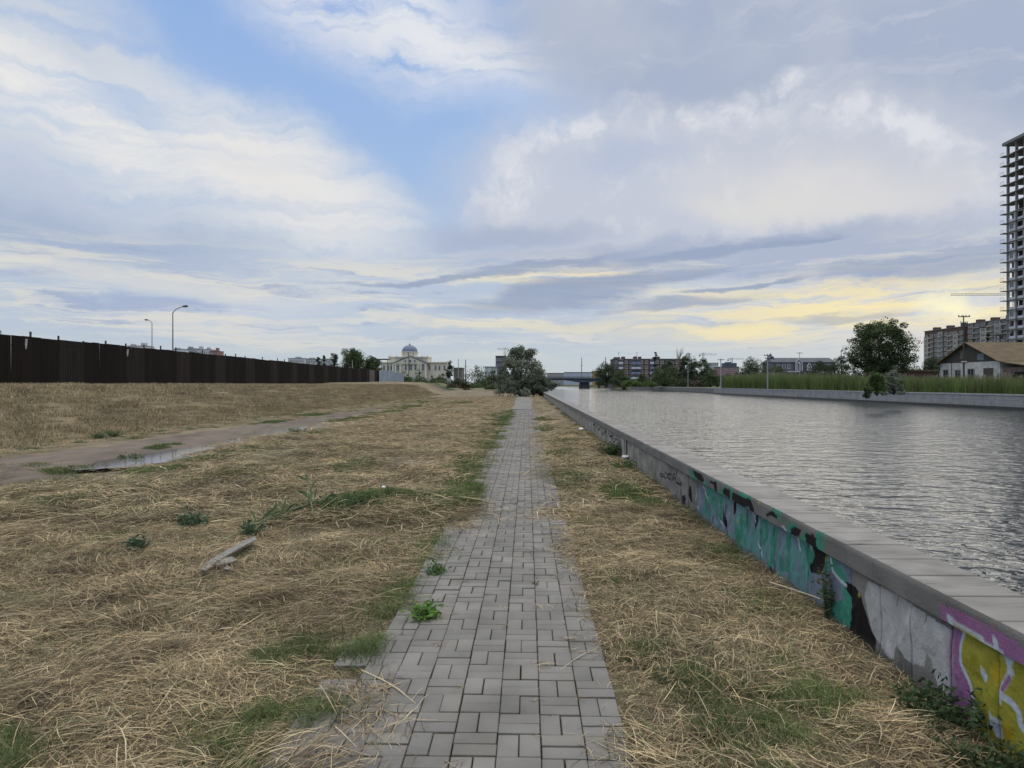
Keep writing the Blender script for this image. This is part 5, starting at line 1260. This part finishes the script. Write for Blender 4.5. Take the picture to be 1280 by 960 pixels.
X, Y = jit(-24, 2.05, 8.8, 27, .46, 8); k = keep_path(X, Y, .34) & infov(X, Y) & (X > -7.7-.9*fbm(Y*.3, Y*0, 809)) & (fbm(X*.8, Y*.6, 808) > .39); X, Y = X[k], Y[k]; push(X, Y, MID, .7, 1.25, 9, windrot(X, Y, 10))
X, Y = jit(-12, 1.7, 26, 92, .95, 11); k = keep_path(X, Y, .45) & (X > -7.9-2.4*sm(Y, 40, 90)) & (fbm(X*.4, Y*.25, 812) > .36) & ~((X > .3) & (X > 1.2)); X, Y = X[k], Y[k]; push(X, Y, FARP, .35, .75, 12)
hay = scatter('mown_hay', np.concatenate(XX_), np.concatenate(YY_), np.concatenate(II), np.concatenate(SS), 13, zs=np.concatenate(RR))
hay.name = 'mown_hay'
# patches of weeds and old grass breaking up the track
X, Y = jit(-14.6, -8.6, 9, 95, .55, 71); tx = (X+13.1)/4.3; k = infov(X, Y) & ((fbm(X*.5, Y*.22, 831) > .56-.10*sm(Y, 25, 60)) | (X < -13.0) | (X > -9.1)) & (np.abs(X+9.2) > .9*(Y < 33)); X, Y = X[k], Y[k]
rr = np.random.default_rng(72); scatter('track_grass', X, Y, np.where(rr.random(len(X)) < .22, GM[0], np.where(rr.random(len(X)) < .5, MID[1], MID[3])), rr.uniform(.3, .8, len(X)), 73)
# dry grass on the bank
X, Y = jit(-23.2, -14.6, 12, 118, .62, 14); k = infov(X, Y) & (fbm(X*.5, Y*.3, 813) > .22); X, Y = X[k], Y[k]
rr = np.random.default_rng(15); scatter('bank_grass', X, Y, np.array(BK)[rr.integers(0, 3, len(X))], rr.uniform(.7, 1.35, len(X)), 16)
# green grass: patches along the path edge and here and there
GP = [(-1.05, 6.6, .35), (-.95, 7.3, .35), (-1.0, 9.9, .4), (-1.05, 11.3, .4), (-1.1, 13.5, .5), (-1.35, 3.1, .35), (-1.12, 2.72, .30), (-1.02, 3.5, .16), (-1.0, 4.35, .20), (-.98, 5.3, .25), (-1.0, 5.75, .2), (-1.25, 8.2, .55), (-1.1, 9.2, .35), (-1.0, 10.6, .35), (-1.1, 12.2, .35), (-1.15, 15, .6), (-1.15, 18, .7), (-1.2, 21, .8), (-1.15, 24.5, .8), (-1.1, 29, 1.0), (-1.05, 34, 1.2), (-1.0, 40, 1.4),
      (-2.5, 9.3, .55), (-3.1, 9.1, .4), (-1.9, 9.7, .5), (.75, 4.3, .2), (.95, 3.9, .2), (1.45, 3.7, .3), (1.05, 3.35, .3), (.72, 8.3, .3), (.8, 12.5, .5), (1.55, 9.5, .4), (1.5, 10.7, .35), (.75, 16, .5), (1.0, 19, .6), (.6, 26, .6), (.62, 33, .6), (1.7, 5.2, .3), (1.85, 6.8, .3), (.9, 6.0, .25), (1.9, 2.9, .35), (1.2, 2.6, .25),
      (-4.4, 7.4, .35), (-6.5, 9.5, .5), (-1.7, 6.6, .4), (-1.5, 4.3, .25), (-5.5, 5.6, .25), (-2.3, 3.0, .25), (-7.2, 16.0, .5), (-7.3, 18.5, .6), (-7.1, 14.2, .5), (-9.9, 14.6, .2), (-10.4, 19.8, .3), (-6.9, 24, .6), (-8.6, 36, 1.4), (-8.6, 44, 1.5), (-9, 55, 2), (-6, 62, 2), (-9.5, 70, 2), (-12, 33, .7), (-12.3, 40, .9), (-5.5, 12.5, .5), (-3.5, 14.5, .5)]
gx_, gy_, gi_, gs_ = [], [], [], []
rr = np.random.default_rng(21)
for (a, b2, s) in GP:
    m = int(10+60*s*(1.0 if b2 < 9 else .8)); x = a+rr.normal(size=m)*s*.38; y = b2+rr.normal(size=m)*s*(.75 if b2 < 12 else 1.3)
    x = np.where((a > .4) & (x < .44), .44+.1*rr.random(m), x); x = np.where((a < 0) & (x > -.80), -.82-.14*rr.random(m), x); x = np.minimum(x, 2.02)
    gx_.append(x); gy_.append(y); gi_.append(np.array(GN if b2 < 9 else GM)[rr.integers(0, 3, m)]); gs_.append(rr.uniform(.55, 1.05, m)*(1 if b2 < 9 else .75))
# along the foot of the wall
y = np.concatenate([rr.uniform(2.2, 9, 60), rr.uniform(9, 60, 160)]); x = 2.06-.10*rr.random(len(y)); k = fbm(y*.6, y*0, 815) > .45; x, y = x[k], y[k]
gx_.append(x); gy_.append(y); gi_.append(np.where(y < 9, GN[0], GM[1])); gs_.append(rr.uniform(.4, .9, len(x))*np.where(y < 9, 1, .5))
# thin green shoots all over
X, Y = jit(-9, 2.05, 2, 14, .3, 22); k = keep_path(X, Y, .1) & infov(X, Y) & (fbm(X*.8, Y*.8, 816) > .47); X, Y = X[k], Y[k]
gx_.append(X); gy_.append(Y); gi_.append(np.array(SP)[rr.integers(0, 3, len(X))]); gs_.append(rr.uniform(.6, 1.15, len(X)))
scatter('green_grass', np.concatenate(gx_), np.concatenate(gy_), np.concatenate(gi_), np.concatenate(gs_), 23)
# straw and grass in the joints of the paving
y = rr.uniform(2.4, 26, 190)**1.0; c = rr.integers(0, 8, 190); x = -.937+.2*c+rr.normal(size=190)*.012
JN = [reg(proto('j%02d_joint' % i, [strands(9, .06, .03, .14, .0028, .012, 900+i, 2, pal=STRAW, segs=3), tuft(7, .012, .025, .003, 920+i, GRP, .8)], straw_m)) for i in range(3)]
scatter('joint_growth', x, y, np.array(JN)[rr.integers(0, 3, 190)], rr.uniform(.4, 1.2, 190), 25, dz=.032)

# ------------------------------------------------------------------ small things lying about
def gz(x, y): return float(hgt(np.array([float(x)]), np.array([float(y)]))[0])
def gp(px, py, dz=0):      # ground point seen at a photo position
    d = EYE*FPX/(py-480.5); p = P(px, py, d); p.z = gz(p.x, p.y)+dz; return p
def weed(px, py, h, w, label, n=60, col=(.07, .115, .04), seed=1, leaf=.05, fx=None):
    p = gp(px, py) if fx is None else Vector((fx[0], fx[1], gz(*fx)))
    o = empty('weed', p, label, 'weed', None); r = np.random.default_rng(seed); st = MB(); V = []; Q = []; K = []; b = 0
    m = max(5, n//8)
    for i in range(m):
        a = r.uniform(0, 6.28); q = w*.5*r.random()**.5; hh = h*r.uniform(.45, 1); e = Vector((q*math.cos(a), q*math.sin(a), hh))
        st.tube([(e.x*.15, e.y*.15, -.02), (e.x*.6, e.y*.6, hh*.6), e], [.004+h*.006, .003+h*.004, .0015], 5)
        k = n//m*6; t = r.random(k)**.7; c = np.stack([e.x*t, e.y*t, hh*t], 1)+r.normal(size=(k, 3))*leaf*.7
        d = r.normal(size=(k, 3)); d[:, 2] = np.abs(d[:, 2])*.5; d /= np.linalg.norm(d, axis=1)[:, None]; s = np.cross(d, r.normal(size=(k, 3))); s /= np.linalg.norm(s, axis=1)[:, None]
        L_ = leaf*r.uniform(.5, 1.2, k)[:, None]
        V.append(np.stack([c, c+d*L_*.5+s*L_*.22, c+d*L_, c+d*L_*.5-s*L_*.22], 1).reshape(-1, 3)); Q.append(np.arange(k*4).reshape(-1, 4)+b); b += k*4
        K.append(np.repeat(np.array(col)*1.35*r.uniform(.6, 1.5, k)[:, None], 4, 0))
    v = np.concatenate(V); v[:, 2] = np.maximum(v[:, 2], .003)
    obj('leaves', mesh_np('leaves', v, np.concatenate(Q), mats=[leafm], cols=np.concatenate(K)), o); st.build('stems', mat('stem', (.10, .12, .05), var=.2), o)
    return o
weed(0, 0, .30, .7, 'dark green bushy weed growing against the foot of the river wall, middle distance', n=160, col=(.05, .08, .03), seed=3, leaf=.07, fx=(1.86, 16.0))
weed(0, 0, .16, .5, 'low green weed clump by the wall in front of the white scrap of litter', n=100, seed=4, leaf=.06, fx=(1.86, 13.6))
weed(0, 0, .20, .5, 'dark leafy weed at the foot of the wall beside the pink and yellow paint', n=150, col=(.045, .07, .03), seed=5, leaf=.045, fx=(1.98, 3.45))
weed(0, 0, .17, .45, 'small leafy weed growing in front of the yellow letter on the wall', n=110, col=(.05, .075, .03), seed=6, leaf=.04, fx=(1.99, 3.05))
weed(0, 0, .40, .16, 'thin vine creeping up the green painted part of the wall', n=60, col=(.07, .09, .05), seed=7, leaf=.035, fx=(2.07, 4.92))
weed(243, 660, .17, .42, 'small dark blue green weed in the hay left of the lying reed stalks', n=90, col=(.06, .09, .05), seed=8, leaf=.06)
weed(312, 672, .14, .34, 'low dark green weed in the hay between the board and the reed stalks', n=70, col=(.06, .09, .05), seed=9, leaf=.05)
weed(437, 640, .15, .9, 'wide dark green weed patch behind the hay heap left of the path', n=170, col=(.055, .085, .035), seed=10, leaf=.06)
weed(530, 775, .10, .18, 'bright green tuft at the left edge of the paving', n=70, col=(.09, .16, .035), seed=11, leaf=.05)
weed(545, 720, .08, .16, 'dark green small tuft overhanging the left edge of the paving, beyond the bright one', n=60, seed=12, leaf=.045)
weed(172, 690, .10, .2, 'small bluish weed alone in the dry grass, left of the grey board', n=60, col=(.06, .09, .055), seed=13, leaf=.05)
for (px, py, lab, sd) in [(110, 577, 'green weed clump at the near end of the small puddle', 14), (163, 567, 'taller green weed at the far edge of the small puddle', 15), (372, 541, 'green weed on the near edge of the farther puddle', 16), (125, 543, 'small weed at the foot of the bank above the muddy track', 17), (145, 541, 'taller thin weed at the foot of the bank above the muddy track', 18)]:
    weed(px, py, .20, .75, lab, n=110, seed=sd, leaf=.06, col=(.07, .10, .04))
# two leaves in the joints
weed(618, 668, .035, .10, 'tiny dry weed in a joint of the paving, far one', n=18, col=(.10, .10, .04), seed=19, leaf=.025)
weed(668, 731, .035, .08, 'tiny dark weed in a joint of the paving, right of the middle', n=18, col=(.06, .07, .035), seed=20, leaf=.022)
# fallen reed stalks
rs = mat('reed_stem', (.17, .20, .09), var=.2, scale=8); rl = mat('reed_leaf_green', (.075, .12, .055), var=.3, scale=5)
for i, (a, b2, lab) in enumerate([((262, 690), (402, 634), 'long green reed stalk lying across the hay, nearest of the three'), ((300, 668), (372, 650), 'green reed stalk lying behind the nearest one, pointing left'), ((392, 650), (383, 628), 'short reed stalk propped upright out of the hay, with broad leaves')]):
    p, q = gp(*a, .05), gp(*b2, .10)
    if i == 2: q.z += .22
    o = empty('reed_stalk', p, lab, 'reed stalk', 'fallen reed stalks'); v = q-p; mb = MB(); mid = v*.5+Vector((0, 0, .05)); mb.tube([(0, 0, 0), mid, v], [.008, .007, .003], 6); mb.build('stem', rs, o)
    r_ = random.Random(i+4)
    for j in range(7):
        t = r_.uniform(.3, 1); s = v*t+Vector((0, 0, .05)); L_ = r_.uniform(.14, .30); an = math.atan2(v.y, v.x)+r_.uniform(-1.1, 1.1); e = Vector((math.cos(an)*L_, math.sin(an)*L_, r_.uniform(.02, .16))); sd = Vector((-math.sin(an), math.cos(an), 0))*.014
        mb = MB(); mb.add([s-sd*.4, s+sd*.4, s+e*.5+sd+Vector((0, 0, .02)), s+e, s+e*.5-sd+Vector((0, 0, .02))], [(0, 1, 2, 3, 4)]); mb.add([s-sd*.4-Vector((0, 0, .002)), s+sd*.4-Vector((0, 0, .002)), s+e*.5+sd+Vector((0, 0, .018)), s+e-Vector((0, 0, .002)), s+e*.5-sd+Vector((0, 0, .018))], [(4, 3, 2, 1, 0)]); mb.build('leaf', rl, o)
# grey weathered board and chips
def slab(name, pts, th, m, label, cat, dz=.085):
    w = [gp(px, py, 0) for px, py in pts]; zc_ = max(v_.z for v_ in w)+dz; c = sum(w, Vector())/len(w); c.z = zc_
    o = empty(name, c, label, cat); n_ = len(w); vs = []
    r_ = random.Random(len(pts))
    for lay, (ins, z) in enumerate([(0, -th), (0, -th*.25), (.06, 0)]):
        for v_ in w: vs.append(((v_.x-c.x)*(1-ins), (v_.y-c.y)*(1-ins), z+r_.uniform(-.1, .1)*th))
    fs = [tuple(range(n_-1, -1, -1)), tuple(2*n_+i for i in range(n_))]+[(l*n_+i, l*n_+(i+1) % n_, (l+1)*n_+(i+1) % n_, (l+1)*n_+i) for l in (0, 1) for i in range(n_)]
    me = bpy.data.meshes.new(name); me.from_pydata(vs, [], fs); me.materials.append(m); me.update(); obj(name+'_piece', me, o); return o
bdm = mat('weathered_board', (.22, .21, .185), var=.4, scale=22, bump=.7, bscale=60, sc=(1, 1, 1))
slab('board', [(249, 726), (258, 728), (270, 717), (284, 708), (300, 698), (321, 687), (319, 683), (304, 689), (288, 698), (276, 706), (262, 714)], .012, bdm, 'grey weathered board lying in the dry grass left of the path', 'board')
slab('wood_chip', [(262, 718), (272, 719), (286, 716), (297, 712), (290, 708), (276, 710)], .010, bdm, 'broad grey splinter lying against the weathered board', 'wood chip')
slab('wood_chip', [(279, 724), (285, 725), (289, 722), (283, 720)], .008, bdm, 'small grey chip just below the weathered board', 'wood chip')
slab('litter', [(777, 578.5), (782, 579.5), (786, 579), (788, 577.5), (783, 576.8), (778, 577)], .03, mat('white_plastic', (.6, .62, .62)), 'white scrap of litter in the grass by the wall, nearer one', 'litter', .13)
slab('litter', [(723, 541), (727, 542.5), (730, 541), (726, 539.5)], .03, mat('white_plastic', None), 'white scrap of litter in the hay by the wall, farther one', 'litter', .13)
slab('litter', [(477, 631.5), (480, 632.5), (482, 631), (479, 630)], .01, mat('white_plastic', None), 'tiny white scrap of litter in the green weeds left of the path', 'litter', .13)
def stick(a, b2, rad, m, label, name='stick', bend=.04, dz=.05):
    p, q = gp(*a, dz), gp(*b2, dz); o = empty(name, p, label, 'stick'); v = q-p; sd = Vector((-v.y, v.x, 0))*bend
    mb = MB(); mb.tube([(0, 0, 0), v*.3+sd, v*.6+sd*.6+Vector((0, 0, .01)), v], [rad, rad*.9, rad*.8, rad*.35], 7); mb.build('shaft', m, o, smooth=True)
    s = v*.85; mb = MB(); mb.tube([s, s+Vector((.03, .05, .03)), s+Vector((.05, .10, .03))], [rad*.5, rad*.4, rad*.15], 5); mb.build('twig', m, o); return o
stk_m = mat('stick_wood', (.30, .24, .16), var=.3, scale=20, bump=.4); pale_m = mat('pale_stem', (.47, .41, .28), var=.25, scale=12)
stick((-14, 777), (34, 768), .011, stk_m, 'brown stick lying in the grass at the left edge')
stick((452, 842), (526, 889), .006, pale_m, 'dry pale stem lying over the left edge of the paving, long one', dz=.035)
stick((486, 911), (526, 886), .006, pale_m, 'dry pale curved stem meeting the long one on the paving', dz=.035, bend=-.12)
stick((962, 752), (1055, 783), .006, pale_m, 'long pale dry stem in the hay near the green painted wall', dz=.12)
stick((700, 842), (752, 812), .004, pale_m, 'thin pale stem on the right part of the paving', dz=.035)
# dark clods in the hay
cm = mat('dark_clod', (.045, .035, .025), var=.4, scale=12, bump=.5)
for (px, py, s, lab) in [(313, 597, .16, 'dark clod in the mown grass, farther of the pair'), (301, 606, .18, 'dark clod in the mown grass, nearer of the pair')]:
    o = empty('clod', gp(px, py, .02), lab, 'clod'); bm = bmesh.new(); bmesh.ops.create_icosphere(bm, subdivisions=3, radius=1)
    for v_ in bm.verts: n_ = .7+.6*float(fbm(v_.co.x*2+px, v_.co.y*2+v_.co.z, 5)); v_.co = Vector((v_.co.x*s*n_, v_.co.y*s*n_*.8, v_.co.z*s*.35*n_))
    me = bpy.data.meshes.new('clod'); bm.to_mesh(me); me.materials.append(cm); obj('lump', me, o)
